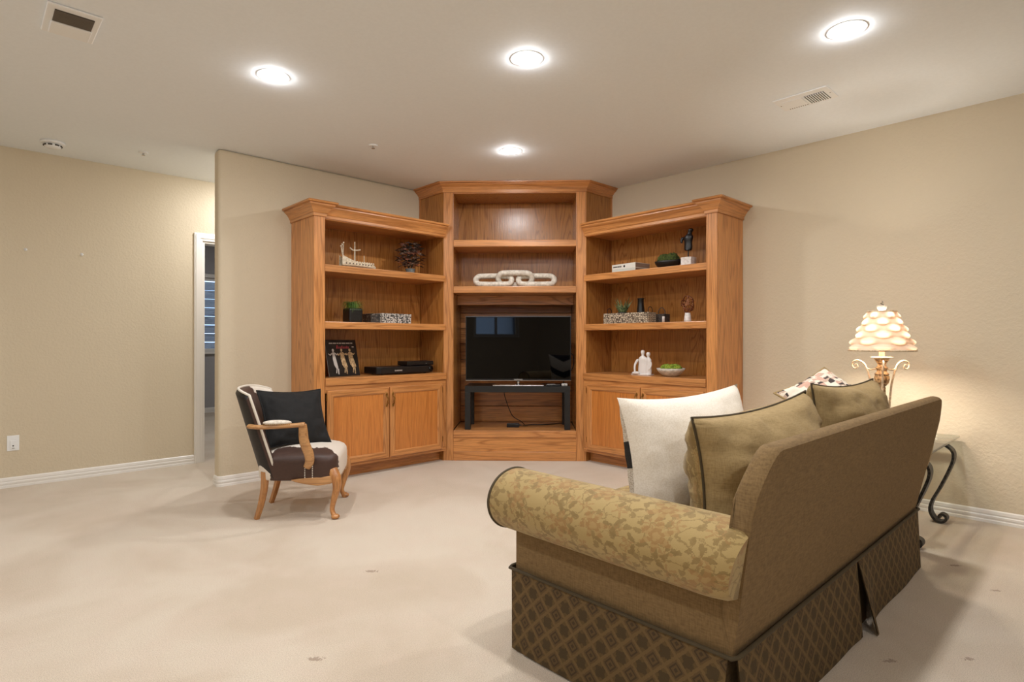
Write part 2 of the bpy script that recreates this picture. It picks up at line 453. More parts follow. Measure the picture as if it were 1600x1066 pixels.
# door casing
CW = .07
mb = MB()
mb.box(DO0 - CW, DO0, VL - .016, VL + .001, 0, DH + CW).box(DO1, DO1 + CW, VL - .016, VL + .001, 0, DH + CW).box(DO0, DO1, VL - .016, VL + .001, DH, DH + CW)
mb.box(DO0 - CW + .012, DO0 - .022, VL - .021, VL - .015, 0, DH + CW - .012).box(DO0 - .022, DO1 + .022, VL - .021, VL - .015, DH + .022, DH + CW - .012)
struct(mb.build('trim_1', M['trim'], bevel=.003), 'white door casing')
mb = MB().box(DO0, DO0 + .018, VL - .004, VL + WT + .004, 0, DH).box(DO1 - .018, DO1, VL - .004, VL + WT + .004, 0, DH).box(DO0 + .018, DO1 - .018, VL - .004, VL + WT + .004, DH - .018, DH)
mb.box(DO0 + .018, DO0 + .030, VL + .05, VL + .085, 0, DH - .018)
struct(mb.build('door_1', M['trim'], bevel=.002), 'white door jamb of the open doorway')

def thin_glass(name, tint=(0.95, 0.97, 1.0)):
    t = NT(name); tr = t.n('ShaderNodeBsdfTransparent', {'Color': tint}); gl = t.n('ShaderNodeBsdfGlossy', {'Roughness': 0.03})
    fr = t.n('ShaderNodeFresnel', {'IOR': 1.45})
    mx = t.n('ShaderNodeMixShader'); t.put(mx.inputs[0], fr.outputs[0]); t.t.links.new(tr.outputs[0], mx.inputs[1]); t.t.links.new(gl.outputs[0], mx.inputs[2])
    t.t.links.new(mx.outputs[0], t.out.inputs['Surface']); return t.m
M['pane'] = thin_glass('window_glass')
def window(name, axis, a0, a1, z0, z1, pos, sgn, label, mull=True, casing=True):
    # axis 'y': wall runs along y at x=pos ; axis 'x': wall runs along x at y=pos ; sgn: side of the outdoors
    e = bpy.data.objects.new(name, None); COL.objects.link(e); struct(e, label)
    def bx(m, p0, p1, d0, d1, q0, q1):
        d0, d1 = pos + sgn * d0, pos + sgn * d1
        return m.box(d0, d1, p0, p1, q0, q1) if axis == 'y' else m.box(p0, p1, d0, d1, q0, q1)
    f = MB(); w = .045
    bx(f, a0, a0 + w, .03, .09, z0, z1); bx(f, a1 - w, a1, .03, .09, z0, z1); bx(f, a0 + w, a1 - w, .03, .09, z0, z0 + w); bx(f, a0 + w, a1 - w, .03, .09, z1 - w, z1)
    f.build('window_frame', M['trim'], e, bevel=.003)
    mid = (a0 + a1) / 2
    if mull: bx(MB(), mid - .03, mid + .03, .03, .085, z0 + w, z1 - w).build('mullion', M['trim'], e, bevel=.003)
    for (p0, p1) in (((a0 + w, mid - .03), (mid + .03, a1 - w)) if mull else ((a0 + w, a1 - w),)):
        bx(MB(), p0, p1, .055, .060, z0 + w, z1 - w).build('pane', M['pane'], e)
    if casing:
        bx(MB(), a0 - .06, a1 + .06, -.05, .03, z0 - .035, z0).build('window_sill', M['trim'], e, bevel=.004)
        c = MB(); bx(c, a0 - .06, a0, -.015, 0.001, z0, z1 + .06); bx(c, a1, a1 + .06, -.015, .001, z0, z1 + .06); bx(c, a0, a1, -.015, .001, z1, z1 + .06)
        c.build('window_casing', M['trim'], e, bevel=.003)
    return e
window('window_1', 'x', FW0, FW1, FZ0, FZ1, FAR, +1, 'white framed window in the room beyond the doorway')
window('window_2', 'y', W0, W1, WZ0, WZ1, UW, -1, 'white framed basement window behind the viewer')
# timber lining of the window well outside the far window
M['timber'] = oak('weathered_timber', 'x', light=(128, 122, 116), dark=(84, 78, 74), rough=0.9, coat=0.0)
tw = thing('retaining_wall', 'weathered grey timber wall outside the far window', 'wall', (3.05, FAR + 1.1, 0))
for i in range(12):
    MB().box(-1.6, 1.6, 0, .09, .35 + i * .15, .35 + i * .15 + .14).build('timber', M['timber'], tw, bevel=.01)

# ================================================================== OAK WALL UNIT
DEP = .435
def bookcase(side, a1, label):
    left = side == 'left'
    t = thing('bookcase', label, 'bookcase', (UR, VP, 0), PI if left else PI / 2, 'oak bookcases flanking the corner cabinet')
    s = 1 if left else -1
    a0 = 1.333; D = DEP; ai = a1 - .09; x = lambda a: s * a
    def B(name, p0, p1, d0, d1, z0, z1, mat, bev=.003, par=t):
        return MB().box(x(p0), x(p1), d0, d1, z0, z1).build(name, M[mat], par, bevel=bev)
    B('side_panel', a1 - .02, a1, .001, D - .02, 0, 2.11, 'oak_v')
    B('stile', ai, a1, D - .02, D, 0, 2.11, 'oak_v')
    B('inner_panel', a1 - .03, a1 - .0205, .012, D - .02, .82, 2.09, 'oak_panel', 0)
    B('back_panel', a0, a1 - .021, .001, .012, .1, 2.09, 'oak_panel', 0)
    B('top_panel', a0, a1 - .021, .001, D - .02, 2.09, 2.11, 'oak_h', 0)
    for z in (1.722, 1.270):
        sh = MB().box(x(a0 + .002), x(ai - .0005), .0125, D - .008, z - .057, z); sh.box(x(ai - .0005), x(a1 - .031), .0125, D - .0205, z - .05, z - .001)
        sh.build('shelf', M['oak_h'], t, bevel=.004)
    ct = MB().box(x(a0 + .002), x(ai - .0005), .0125, D + .010, .760, .820); ct.box(x(ai - .0005), x(a1 - .031), .0125, D - .0205, .770, .819)
    ct.build('counter', M['oak_h'], t, bevel=.004)
    B('face_rail', a0 + .002, ai - .0005, D - .02, D, .700, .7595, 'oak_h')
    B('bottom_rail', a0 + .002, ai - .0005, D - .02, D, .098, .135, 'oak_h')
    B('filler_stile', a0 + .002, a0 + .05, D - .02, D, .1355, .6995, 'oak_v')
    B('center_stile', (a0 + ai) / 2 - .03, (a0 + ai) / 2 + .03, D - .021, D - .001, .1355, .6995, 'oak_v')
    B('carcass', a0 + .002, a1 - .021, .0125, D - .022, .10, .12, 'oak_panel', 0)
    B('toe_kick', a0 + .002, a1 - .021, D - .115, D - .10, 0, .0995, 'oak_h', 0)
    # two doors, each a mitred frame round a flat panel
    mid = (a0 + .052 + ai - .012) / 2
    for k, (p0, p1) in enumerate(((a0 + .052, mid - .003), (mid + .003, ai - .012))):
        z0, z1, w = .122, .722, .056
        cx = (p0 + p1) / 2
        q = {0: (min(x(p0), x(p1)), z0), 1: (max(x(p0), x(p1)), z1)}
        X0, X1 = q[0][0], q[1][0]
        d = MB().box(X0 + w - .008, X1 - w + .008, D + .003, D + .011, z0 + w - .008, z1 - w + .008)
        door = d.build('door', M['oak_door'], t)
        prof = [(0, D + .0008), (0, D + .014), (.006, D + .020), (.044, D + .020), (.048, D + .018), (.056, D + .013), (.056, D + .0008)]
        rect = [(X0, z0), (X1, z0), (X1, z1), (X0, z1)]
        names = ['door_rail', 'door_stile', 'door_rail', 'door_stile']
        for e in range(4):
            (xa, za), (xb, zb) = rect[e], rect[(e + 1) % 4]
            inw = [(0, 1), (-1, 0), (0, -1), (1, 0)][e]; al = [(1, 0), (0, 1), (-1, 0), (0, -1)][e]
            m = MB(); vs = []
            for (o, dd) in prof: vs.append((xa + al[0] * o + inw[0] * o, dd, za + al[1] * o + inw[1] * o))
            for (o, dd) in prof: vs.append((xb - al[0] * o + inw[0] * o, dd, zb - al[1] * o + inw[1] * o))
            n = len(prof)
            m.add(vs, [tuple(range(n)), tuple(range(2 * n - 1, n - 1, -1))] + [(j, n + j, n + (j + 1) % n, (j + 1) % n) for j in range(n)])
            m.build(names[e], M['oak_h' if e % 2 == 0 else 'oak_v'], door)
        hx = x(p1 - .028) if k == 0 else x(p0 + .028)
        hm = MB()
        hm.tube(bez([(hx, D + .021, .655), (hx + .004, D + .036, .648), (hx - .003, D + .044, .625), (hx + .003, D + .044, .605), (hx - .004, D + .036, .585), (hx, D + .021, .578)], 5), [.0035, .004, .0045, .005, .0055, .006, .006, .006, .006, .006, .006, .006, .006, .006, .006, .006, .006, .006, .006, .006, .0055, .005, .0045, .004, .0035, .003], 8)
        hm.ball((hx, D + .024, .664), (.009, .005, .016), 6); hm.ball((hx, D + .024, .570), (.009, .005, .016), 6)
        hm.build('handle', M['brass'], door, smooth=True, label='curved aged brass pull')
        hz = x(p0 - .004) if k == 0 else x(p1 + .004)
        for zz in (.19, .64):
            MB().box(hz - .004, hz + .004, D + .0005, D + .014, zz, zz + .05).build('hinge', M['brass'], door)
    # crown: returns round the end pilaster, steps back along the shelves
    prof = [(0, 2.086), (.010, 2.086), (.010, 2.108), (.016, 2.112), (.022, 2.126), (.036, 2.146), (.052, 2.160), (.058, 2.166), (.058, 2.176), (.074, 2.180), (.078, 2.188), (.074, 2.196), (0, 2.196)]
    p2 = [(o + 0.001 if o == 0 else o, z + .006) for o, z in prof]
    pil = [(x(a1), .001), (x(a1), D), (x(ai), D), (x(ai), D - .02)]
    shl = [(x(ai) , D - .022), (x(a0 + .002), D - .022)]
    # outward side is on the right-hand of the path: reverse for one side
    if not left: pass
    def path(p): return p if not left else p
    def sw(p, pr):
        m = MB(); pp = p
        # decide orientation so that outward is away from the cabinet body
        v = Vector(pp[1]) - Vector(pp[0]); nrm = Vector((v.y, -v.x))
        cen = Vector((x((a0 + a1) / 2), D / 2))
        if nrm.dot(Vector(pp[0]) - cen) < 0: pp = list(reversed(pp))
        return m.sweep(pp, pr)
    sw(pil, p2).build('crown_molding', M['oak_crown'], t)
    sw([(x(ai - .055 + .055), D - .02), (x(a0 + .002), D - .02)], [(o * .92, z - .004) for o, z in prof]).build('crown_molding', M['oak_crown'], t)
    MB().box(x(a0 + .002), x(a1 - .001), .001, D - .02, 2.1105, 2.19).build('crown_backing', M['oak_h'], t)
    B('head_rail', a0 + .002, ai - .0005, D - .04, D - .02, 2.075, 2.11, 'oak_h')
    return t
bookcase('left', 2.605, 'oak bookcase with double doors behind the cowhide armchair')
bookcase('right', 2.636, 'oak bookcase with double doors between the television cabinet and the lamp wall')

# ---- corner cabinet: local x along its face, y into the corner
CC = thing('corner_cabinet', 'tall oak corner cabinet with two upper shelves and a television niche', 'cabinet', (3.715, 3.885, 0), -PI / 4)
HF = .6647; SW = .093; CI = HF - SW
def CB(name, x0, x1, y0, y1, z0, z1, mat, bev=.003, par=None):
    return MB().box(x0, x1, y0, y1, z0, z1).build(name, M[mat], par or CC, bevel=bev)
for s in (-1, 1):
    CB('stile', s * CI, s * HF, 0, .02, 0, 2.526, 'oak_v')
    k = .39 / math.sqrt(2)
    MB().prism([(s * HF, .0), (s * (HF + k), k), (s * (HF + k - .012), k + .012), (s * (HF - .018), .0205)], 0, 2.526).build('side_panel', M['oak_panel'], CC)
    q = k - .012
    MB().prism([(s * (HF + q), q), (s * (HF + k), k), (s * (HF + k + .004), k - .004), (s * (HF + q + .004), q - .004)], 2.2, 2.50).build('edge_trim', M['oak_v'], CC)
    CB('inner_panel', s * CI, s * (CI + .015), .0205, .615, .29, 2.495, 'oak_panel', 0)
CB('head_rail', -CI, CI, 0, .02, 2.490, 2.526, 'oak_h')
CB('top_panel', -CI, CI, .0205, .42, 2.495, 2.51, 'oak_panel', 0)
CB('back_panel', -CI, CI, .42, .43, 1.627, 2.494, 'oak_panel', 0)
for z, d in ((2.056, .419), (1.626, .600)):
    CB('shelf', -CI + .0005, CI - .0005, -.004, d, z - .062, z, 'oak_h', .004)
CB('bench_top', -CI + .0005, CI - .0005, -.006, .615, .216, .281, 'oak_h', .004)
CB('apron', -CI + .0005, CI - .0005, .006, .022, .085, .2155, 'oak_base', 0)
CB('base_board', -CI + .0005, CI - .0005, -.001, .018, 0, .0845, 'oak_h', .004)
nb = 8; zz0, zz1 = .281, 1.564
for i in range(nb):
    h = (zz1 - zz0) / nb
    CB('back_board', -CI + .001, CI - .001, .600 + (.004 if i % 2 else 0), .615, zz0 + i * h + .002, zz0 + (i + 1) * h - .002, 'oak_base', .003)
CB('valance', -CI + .0005, CI - .0005, .30, .32, 1.47, 1.5635, 'oak_base', .003)
ck = .39 / math.sqrt(2)
cprof = [(0, 2.500), (.010, 2.500), (.010, 2.524), (.016, 2.530), (.028, 2.546), (.048, 2.560), (.056, 2.566), (.056, 2.574), (.070, 2.578), (.072, 2.589), (0, 2.589)]
MB().sweep([(-HF - ck, ck), (-HF, 0), (HF, 0), (HF + ck, ck)], cprof).build('crown_molding', M['oak_crown'], CC)

def on_cc(x, y, z=0):
    c = math.sqrt(.5); return (3.715 + (x + y) * c, 3.885 + (-x + y) * c, z)

# ================================================================== TELEVISION AND BENCH
tb = thing('media_bench', 'black rectangular bench carrying the television inside the oak niche', 'bench', on_cc(.0255, .042, .2815), -PI / 4)
MB().box(-.4935, .4935, 0, .40, .350, .409).build('bench_top', M['black_wood'], tb, bevel=.002)
for sx in (-1, 1):
    for y in (0, .35):
        MB().box(sx * .4935, sx * .4405, y, y + .05, 0, .3495).build('leg', M['black_wood'], tb, bevel=.002)
tv = thing('television', 'black flat television with thin silver bezel standing on the black bench', 'television', on_cc(.0325, .0707, .6905), -PI / 4)
MB().box(-.489, .489, .0015, .012, .066, .648).build('screen', M['black_gloss'], tv)
MB().box(-.496, .496, .0121, .045, .056, .656).build('housing', M['black_plastic'], tv, bevel=.004)
bz = MB().box(-.496, -.489, 0, .0119, .056, .656).box(.489, .496, 0, .0119, .056, .656).box(-.489, .489, 0, .0119, .649, .656).box(-.489, .489, 0, .0119, .056, .066)
bz.build('bezel', M['black_plastic'], tv)
MB().box(-.496, .496, -.002, 0.004, .050, .0555).build('bezel_trim', M['chrome'], tv)
MB().box(-.496, .496, -.001, .004, .6565, .6585).build('bezel_trim', M['chrome'], tv)
MB().lathe([(.018, .010), (.016, .03), (.018, .06)], 16, (0, .03, 0)).build('stand_neck', M['chrome'], tv, smooth=True)
MB().prism([(-.24, -.02), (.24, -.02), (.25, .0), (.22, .20), (-.22, .20), (-.25, .0)], 0, .010).build('stand_base', M['chrome'], tv, bevel=.003)
text_mesh('SAMSUNG', .018, M['grey_print'], 'brand_lettering', tv, Matrix.Translation((0, -.0015, .061)) @ Matrix.Rotation(PI / 2, 4, 'X'))
# things on and behind the bench
rc = thing('remote_control', 'black remote control lying on the bench beside the television stand', 'remote', on_cc(.362, .055, .691), -PI / 4)
MB().box(-.07, .07, 0, .04, 0, .016).build('body', M['black_plastic'], rc, bevel=.006)
MB().box(-.055, .02, .008, .03, .0161, .0185).build('keypad', M['grey_print'], rc, bevel=.001)
sb = thing('streaming_box', 'small pale grey rounded box at the right end of the black bench', 'media box', on_cc(.468, .058, .691), -PI / 4)
MB().box(-.028, .028, 0, .05, 0, .024).build('body', M['grey_print'], sb, bevel=.009, seg=3)
MB().box(-.006, .006, -.0008, 0, .009, .015).build('sensor_window', M['black_plastic'], sb)
ps = thing('power_adapter', 'black power adapter brick lying on the oak niche floor under the bench', 'adapter', on_cc(-.02, .22, .2815), -PI / 4)
MB().box(-.06, .06, -.03, .03, 0, .038).build('body', M['black_plastic'], ps, bevel=.006)
MB().tube([(.06, 0, .019), (.075, 0, .019), (.085, 0, .018)], [.008, .006, .004], 8).build('strain_relief', M['cord'], ps)
def cord(name, label, pts, r=.004):
    o = MB().tube(bez([on_cc(*p) for p in pts], 8), r, 6).build(name, M['cord'], smooth=True)
    return tag(o, label, 'cord')
cord('charging_cable', 'black cord hanging from the bench underside to the adapter', [(-.12, .47, .66), (-.11, .46, .56), (-.06, .43, .42), (-.02, .38, .36), (.05, .33, .325), (.09, .26, .30), (.07, .22, .3005)])
cord('charging_cable', 'black cord running along the niche floor to the right leg', [(.08, .30, .288), (.16, .34, .287), (.28, .36, .287), (.40, .42, .287), (.49, .46, .30), (.53, .48, .40)], .005)
cord('cable', 'black cable looping out behind the right edge of the television', [(.50, .125, 1.00), (.545, .12, .99), (.56, .13, .93), (.55, .14, .86), (.51, .15, .80)], .004)
cord('cable', 'black cable dropping from television to bench at its right foot', [(.49, .14, .80), (.47, .12, .75), (.455, .11, .70), (.45, .10, .6945)], .004)

# ================================================================== SHELF DECOR (left bookcase)
M['bone'] = speck('carved_bone', (206, 188, 156), (232, 220, 196), 80, 0.5, .25)
M['dark_wood'] = plain('dark_stained_wood', (54, 30, 24), 0.5)
def rot_on(x, y): return (x, y)
S1, S2, CT = 1.7225, 1.2705, .8205
ship = thing('model_ship', 'carved cream model sailing ship on the upper left shelf', 'model ship', (2.43, 4.47, S1), .04)
hull = MB()
def hullfn(a, t):
    # t along length, a across the bottom half-section
    x = -.16 + .335 * t
    w = .040 * (math.sin(PI * min(1, .18 + .80 * t)) ** .6) * (1 if t < .9 else (1 - t) / .1 * .9 + .1)
    top = .058 + .050 * max(0, (.45 - t) / .45) ** 1.5 - .022 * max(0, (t - .75) / .25) ** 1.5
    ang = PI * a; yy = -math.cos(ang) * w; dz = math.sin(ang) ** .5
    if a < .18 or a > .82: z = top - (top - .03) * min(1, min(a, 1 - a) / .18); yy = (-1 if a < .5 else 1) * w
    else: z = .03 - .015 * math.sin(PI * (a - .18) / .64); yy = -math.cos(PI * (a - .18) / .64) * w
    return (x, yy, z)
hull.grid(hullfn, 16, 22); hull.build('hull', M['bone'], ship, smooth=True)
dk = MB().grid(lambda a, t: (-.155 + .32 * t, (a - .5) * 2 * .036 * math.sin(PI * min(1, .18 + .78 * t)) ** .6, .050 + .045 * max(0, (.45 - t) / .45) ** 1.5), 2, 16).build('deck', M['bone'], ship)
MB().box(-.14, .10, -.030, .030, 0, .014).build('stand', M['dark_wood'], ship, bevel=.003)
mb = MB()
for i in range(9):
    tt = .10 + i * .09; x = -.16 + .335 * tt; mb.box(x - .004, x + .004, -.0415 * math.sin(PI * min(1, .18 + .8 * tt)) ** .6 - .0015, -.035 * math.sin(PI * min(1, .18 + .8 * tt)) ** .6, .036, .046)
mb.build('oar_port', M['dark_wood'], ship)['kind'] = 'stuff'
mb = MB()
for i in range(12):
    x = -.13 + i * .024; wv = .040 * math.sin(PI * min(1, .18 + .80 * (x + .166) / .335)) ** .6; mb.box(x, x + .012, -wv - .001, -wv + .002, .050, .064 + .045 * max(0, (.35 - i / 12)))
mb.build('shield_rail', M['bone'], ship)['kind'] = 'stuff'
mast = MB().tube([(-.03, 0, .05), (-.03, 0, .232)], [.006, .004], 8).build('mast', M['bone'], ship)
MB().tube(bez([(-.078, -.004, .178), (-.05, -.004, .160), (-.01, -.004, .162), (.022, -.004, .170)], 4), .0055, 6).build('yard', M['bone'], mast)
MB().tube([(.060, 0, .05), (.060, 0, .125)], .003, 6).build('fore_mast', M['bone'], ship)
for k, dx in enumerate((-.165, -.148, -.128)):
    p = MB().tube([(-.145 + k * .006, -.01 + k * .01, .08), (dx, -.012 + k * .012, .175 + k * .018)], .0032, 6)
    p.ball((dx, -.012 + k * .012, .18 + k * .018), .0075, 5); p.build('stern_finial', M['bone'], ship, smooth=True)

fl = thing('dried_bouquet', 'dried grey and rust flower bouquet in a small glass pot', 'flowers', (2.975, 4.50, S1))
M['petal_grey'] = speck('dried_petal', (100, 80, 72), (186, 166, 154), 40, .8, .1)
M['petal_rust'] = speck('rust_petal', (140, 84, 66), (212, 156, 136), 40, .8, .1)
M['leaf_dark'] = speck('dark_leaf', (34, 30, 24), (66, 56, 42), 50, .7, .1)
M['pot_glass'] = plain('pressed_glass', (150, 152, 148), 0.12, trans=.55)
MB().lathe([(.028, 0), (.050, .003), (.056, .012), (.045, .022), (.040, .030), (.046, .055), (.042, .055), (.036, .03), (.03, .012)], 20).build('pot', M['pot_glass'], fl, smooth=True)
rnd = random.Random(4)
def leaf_quad(mb, p, d, L, W, up=Vector((0, 0, 1))):
    d = d.normalized(); s = d.cross(up); s = s.normalized() if s.length > .05 else Vector((1, 0, 0)); n = s.cross(d)
    pts = [p, p + d * L * .35 + s * W + n * W * .3, p + d * L * .75 + s * W * .6, p + d * L - n * W * .3, p + d * L * .75 - s * W * .6, p + d * L * .35 - s * W + n * W * .3]
    mb.add(pts, [(0, 1, 2, 3), (0, 3, 4, 5)])
lv = MB(); g1 = MB(); g2 = MB()
for i in range(230):
    a = rnd.uniform(0, 2 * PI); r = rnd.random() ** .5; zc = .075 + rnd.random() * .21
    R = .125 * (1 - ((zc - .14) / .20) ** 2 * .55)
    p = Vector((math.cos(a) * r * R * .9, math.sin(a) * r * R * .62, zc))
    if i < 90: leaf_quad(lv, p, Vector((math.cos(a), math.sin(a), rnd.uniform(-.4, .6))), .055, .017)
    else:
        g = g2 if rnd.random() < .28 else g1
        for k in range(6):
            b = a + k * PI / 3; leaf_quad(g, p, Vector((math.cos(b), math.sin(b) * .9, .5 + rnd.uniform(-.2, .3))), .027, .012)
for i in range(14):
    a = rnd.uniform(0, 2 * PI); q = Vector((math.cos(a) * .07, math.sin(a) * .05, .14 + rnd.random() * .1)); lv.tube([(0, 0, .03), q * .5 + Vector((0, 0, .02)), q], .0022, 4)
lv.build('foliage', M['leaf_dark'], fl, fix=False)['kind'] = 'stuff'
g1.build('grey_blossoms', M['petal_grey'], fl, fix=False)['kind'] = 'stuff'
g2.build('rust_blossoms', M['petal_rust'], fl, fix=False)['kind'] = 'stuff'

M['grass'] = speck('grass_green', (44, 78, 18), (104, 140, 40), 30, .6, .0)
M['black_pot'] = speck('black_ceramic', (10, 10, 11), (22, 22, 22), 60, .35, .05)
M['soil'] = speck('soil', (36, 26, 18), (60, 46, 32), 120, .9, .4)
pp = thing('potted_grass', 'trailing green grass in a black cube pot on the middle left shelf', 'plant', (2.382, 4.47, S2))
m = MB(); m.prism([(-.062, -.062), (.062, -.062), (.062, .062), (-.062, .062)], 0, .118)
m.build('pot', M['black_pot'], pp, bevel=.012, seg=3)
MB().box(-.05, .05, -.05, .05, .1182, .122).build('soil', M['soil'], pp)
bl = MB()
for i in range(170):
    a = rnd.uniform(0, 2 * PI); r = rnd.random() * .045; p = Vector((math.cos(a) * r, math.sin(a) * r, .12)); d = Vector((math.cos(a), math.sin(a), 0))
    L = rnd.uniform(.05, .105); droop = rnd.uniform(.2, 1.0); w = .0022
    path = [p, p + d * L * .25 + Vector((0, 0, L * .55)), p + d * L * .62 + Vector((0, 0, L * (.70 - .2 * droop))), p + d * L * .95 + Vector((0, 0, L * (.45 - .9 * droop)))]
    s = Vector((-math.sin(a), math.cos(a), 0)) * w
    vs = []
    for k, q in enumerate(path): kk = 1 - k / 3.6; vs += [q + s * kk, q - s * kk]
    bl.add(vs, [(0, 1, 3, 2), (2, 3, 5, 4), (4, 5, 7, 6)])
bl.build('grass_blades', M['grass'], pp, fix=False)['kind'] = 'stuff'

def mosaic(name, cols, scale, rough=.35):
    t = NT(name); v = t.n('ShaderNodeTexVoronoi', {'Vector': t.obj(), 'Scale': scale, 'Randomness': 1.0})
    e = t.n('ShaderNodeTexVoronoi', {'Vector': t.obj(), 'Scale': scale, 'Randomness': 1.0}, feature='DISTANCE_TO_EDGE')
    r = t.n('ShaderNodeSeparateColor', {'Color': v.outputs['Color']}).outputs[0]
    c = t.ramp(r, [(i / len(cols), lin(x)) for i, x in enumerate(cols)]); c.node.color_ramp.interpolation = 'CONSTANT'
    t.bump(t.ramp(e.outputs['Distance'], [(0.0, 0), (.12, 1.0)]), .4, .003)
    return t.set(color=t.mix(t.math('LESS_THAN', e.outputs['Distance'], .05), c, lin((90, 84, 76))), rough=rough)
M['shell'] = mosaic('shell_mosaic', [(236, 232, 224), (90, 92, 92), (214, 210, 200), (40, 40, 42), (226, 222, 214), (150, 148, 142)], 95)
M['shell_dark'] = mosaic('dark_mosaic', [(24, 22, 20), (60, 52, 46), (18, 17, 16), (120, 112, 104)], 80)
bxm = thing('mosaic_box', 'black and white shell mosaic box on the middle left shelf', 'box', (2.805, 4.455, S2), .05)
MB().box(-.155, .155, 0, .14, 0, .062).build('body', M['shell'], bxm, bevel=.002)
MB().box(-.157, .157, -.002, .142, .0625, .088).build('lid', M['shell'], bxm, bevel=.002)
dbx = thing('dark_mosaic_box', 'small dark mosaic box beside the black and white one', 'box', (2.600, 4.475, S2), .05)
MB().box(-.046, .046, 0, .13, 0, .060).build('body', M['shell_dark'], dbx, bevel=.002)
MB().box(-.047, .047, -.001, .131, .0605, .083).build('lid', M['shell_dark'], dbx, bevel=.002)
MB().lathe([(.007, 0), (.009, .004), (.004, .009), (.0, .010)], 10, (0, .06, .0832)).build('knob', M['brass'], dbx, smooth=True)

# record sleeve leaning on the back
M['sleeve'] = speck('dark_sleeve', (20, 17, 16), (34, 30, 28), 12, .35, 0)
M['sleeve_edge'] = plain('sleeve_edge', (120, 108, 98), .6)
M['print_white'] = plain('print_white', (190, 182, 174), .5)
M['print_red'] = plain('print_red', (150, 52, 58), .5)
M['print_tan'] = speck('print_tan', (150, 120, 84), (206, 176, 132), 60, .5, 0)
lp = bpy.data.objects.new('record_sleeve', None); COL.objects.link(lp)
lp.location = (2.315, 4.475, CT); lp.rotation_euler = (math.radians(-13), 0, math.radians(9))
tag(lp, 'dark record sleeve with three dancing figures leaning in the lower left shelf', 'record')
MB().box(-.155, .155, 0, .004, 0, .312).build('sleeve', M['sleeve'], lp, bevel=.001)
MB().box(-.1555, -.152, -.0004, .0044, .001, .311).build('spine', M['sleeve_edge'], lp)
pr = MB(); xx = -.115
for w in (.034, .030, .016, .022, .036, .040, .020):
    pr.box(xx, xx + w, -.0009, -.0001, .278, .287); xx += w + .006
pr.box(.108, .128, -.0009, -.0001, .246, .254)
pr.build('cover_line', M['print_white'], lp)['kind'] = 'stuff'
pr = MB(); xx = -.05
for w, hh in ((.018, .030), (.012, .018), (.013, .018), (.014, .026), (.012, .018), (.012, .018), (.014, .024), (.012, .018)):
    pr.prism([(xx, .236), (xx + w * .8, .236), (xx + w, .236 + hh), (xx + .3 * w, .236 + hh)], .0001, .0009, Matrix.Rotation(PI / 2, 4, 'X')); xx += w + .003
pr.build('cover_title', M['print_red'], lp)['kind'] = 'stuff'
for k, (cx, matn) in enumerate(((-.083, 'print_white'), (.0, 'print_tan'), (.083, 'print_tan'))):
    f = MB(); R90 = Matrix.Rotation(PI / 2, 4, 'X')
    w = (.7, 1.0, 1.1)[k]
    body = [(cx - .016 * w, .205), (cx + .012 * w, .205), (cx + .020 * w, .170), (cx + .030 * w, .120), (cx + .040 * w, .078), (cx + .024, .062), (cx + .006, .070), (cx - .012 * w, .100), (cx - .020 * w, .150)]
    f.prism(body, .0001, .0008, R90)
    f.prism([(cx - .002 + .011 * math.cos(a), .222 + .014 * math.sin(a)) for a in [i * PI / 4 for i in range(8)]], .0001, .0008, R90)
    f.prism([(cx - .014, .192), (cx - .034, .176), (cx - .050, .188), (cx - .052, .197), (cx - .034, .188), (cx - .012, .204)], .0001, .0008, R90)
    f.prism([(cx + .010, .204), (cx + .030, .190), (cx + .044, .200), (cx + .046, .191), (cx + .030, .178), (cx + .012, .192)], .0001, .0008, R90)
    f.prism([(cx + .022, .064), (cx + .020, .022), (cx + .030, .016), (cx + .034, .066)], .0001, .0008, R90)
    f.prism([(cx + .010, .068), (cx + .000, .030), (cx + .008, .026), (cx + .018, .064)], .0001, .0008, R90)
    f.build('printed_figure', M[matn], lp)

pl = thing('disc_player', 'long low black disc player on the lower left shelf', 'disc player', (2.858, 4.385, CT), .0)
MB().prism([(-.285, .03), (-.255, .0), (.285, .0), (.30, .015), (.30, .24), (-.285, .24)], .008, .068).build('body', M['black_plastic'], pl, bevel=.006)
MB().lathe([(.022, 0), (.022, .004), (.018, .006), (0, .006)], 20).xform(Matrix.Translation((.268, -.0005, .040)) @ Matrix.Rotation(PI / 2, 4, 'X')).build('dial', M['black_gloss'], pl, smooth=True)
for sx in (-.22, .22):
    for y in (.03, .2): MB().lathe([(.012, 0), (.012, .0078)], 10, (sx, y, 0)).build('foot', M['black_plastic'], pl)
text_mesh('SAMSUNG', .017, M['print_white'], 'brand_lettering', pl, Matrix.Translation((-.08, -.0008, .034)) @ Matrix.Rotation(PI / 2, 4, 'X'), bold=.0004)
st = thing('cable_box', 'small black cable box stacked on the disc player', 'media box', (3.035, 4.42, CT + .0685))
MB().box(-.145, .145, 0, .16, .004, .042).build('body', M['black_plastic'], st, bevel=.005)
MB().box(.06, .065, -.0006, 0, .018, .022).build('indicator', M['grey_print'], st)
for sx in (-.12, .12): MB().box(sx - .012, sx + .012, .02, .14, 0, .0038).build('foot', M['black_plastic'], st)

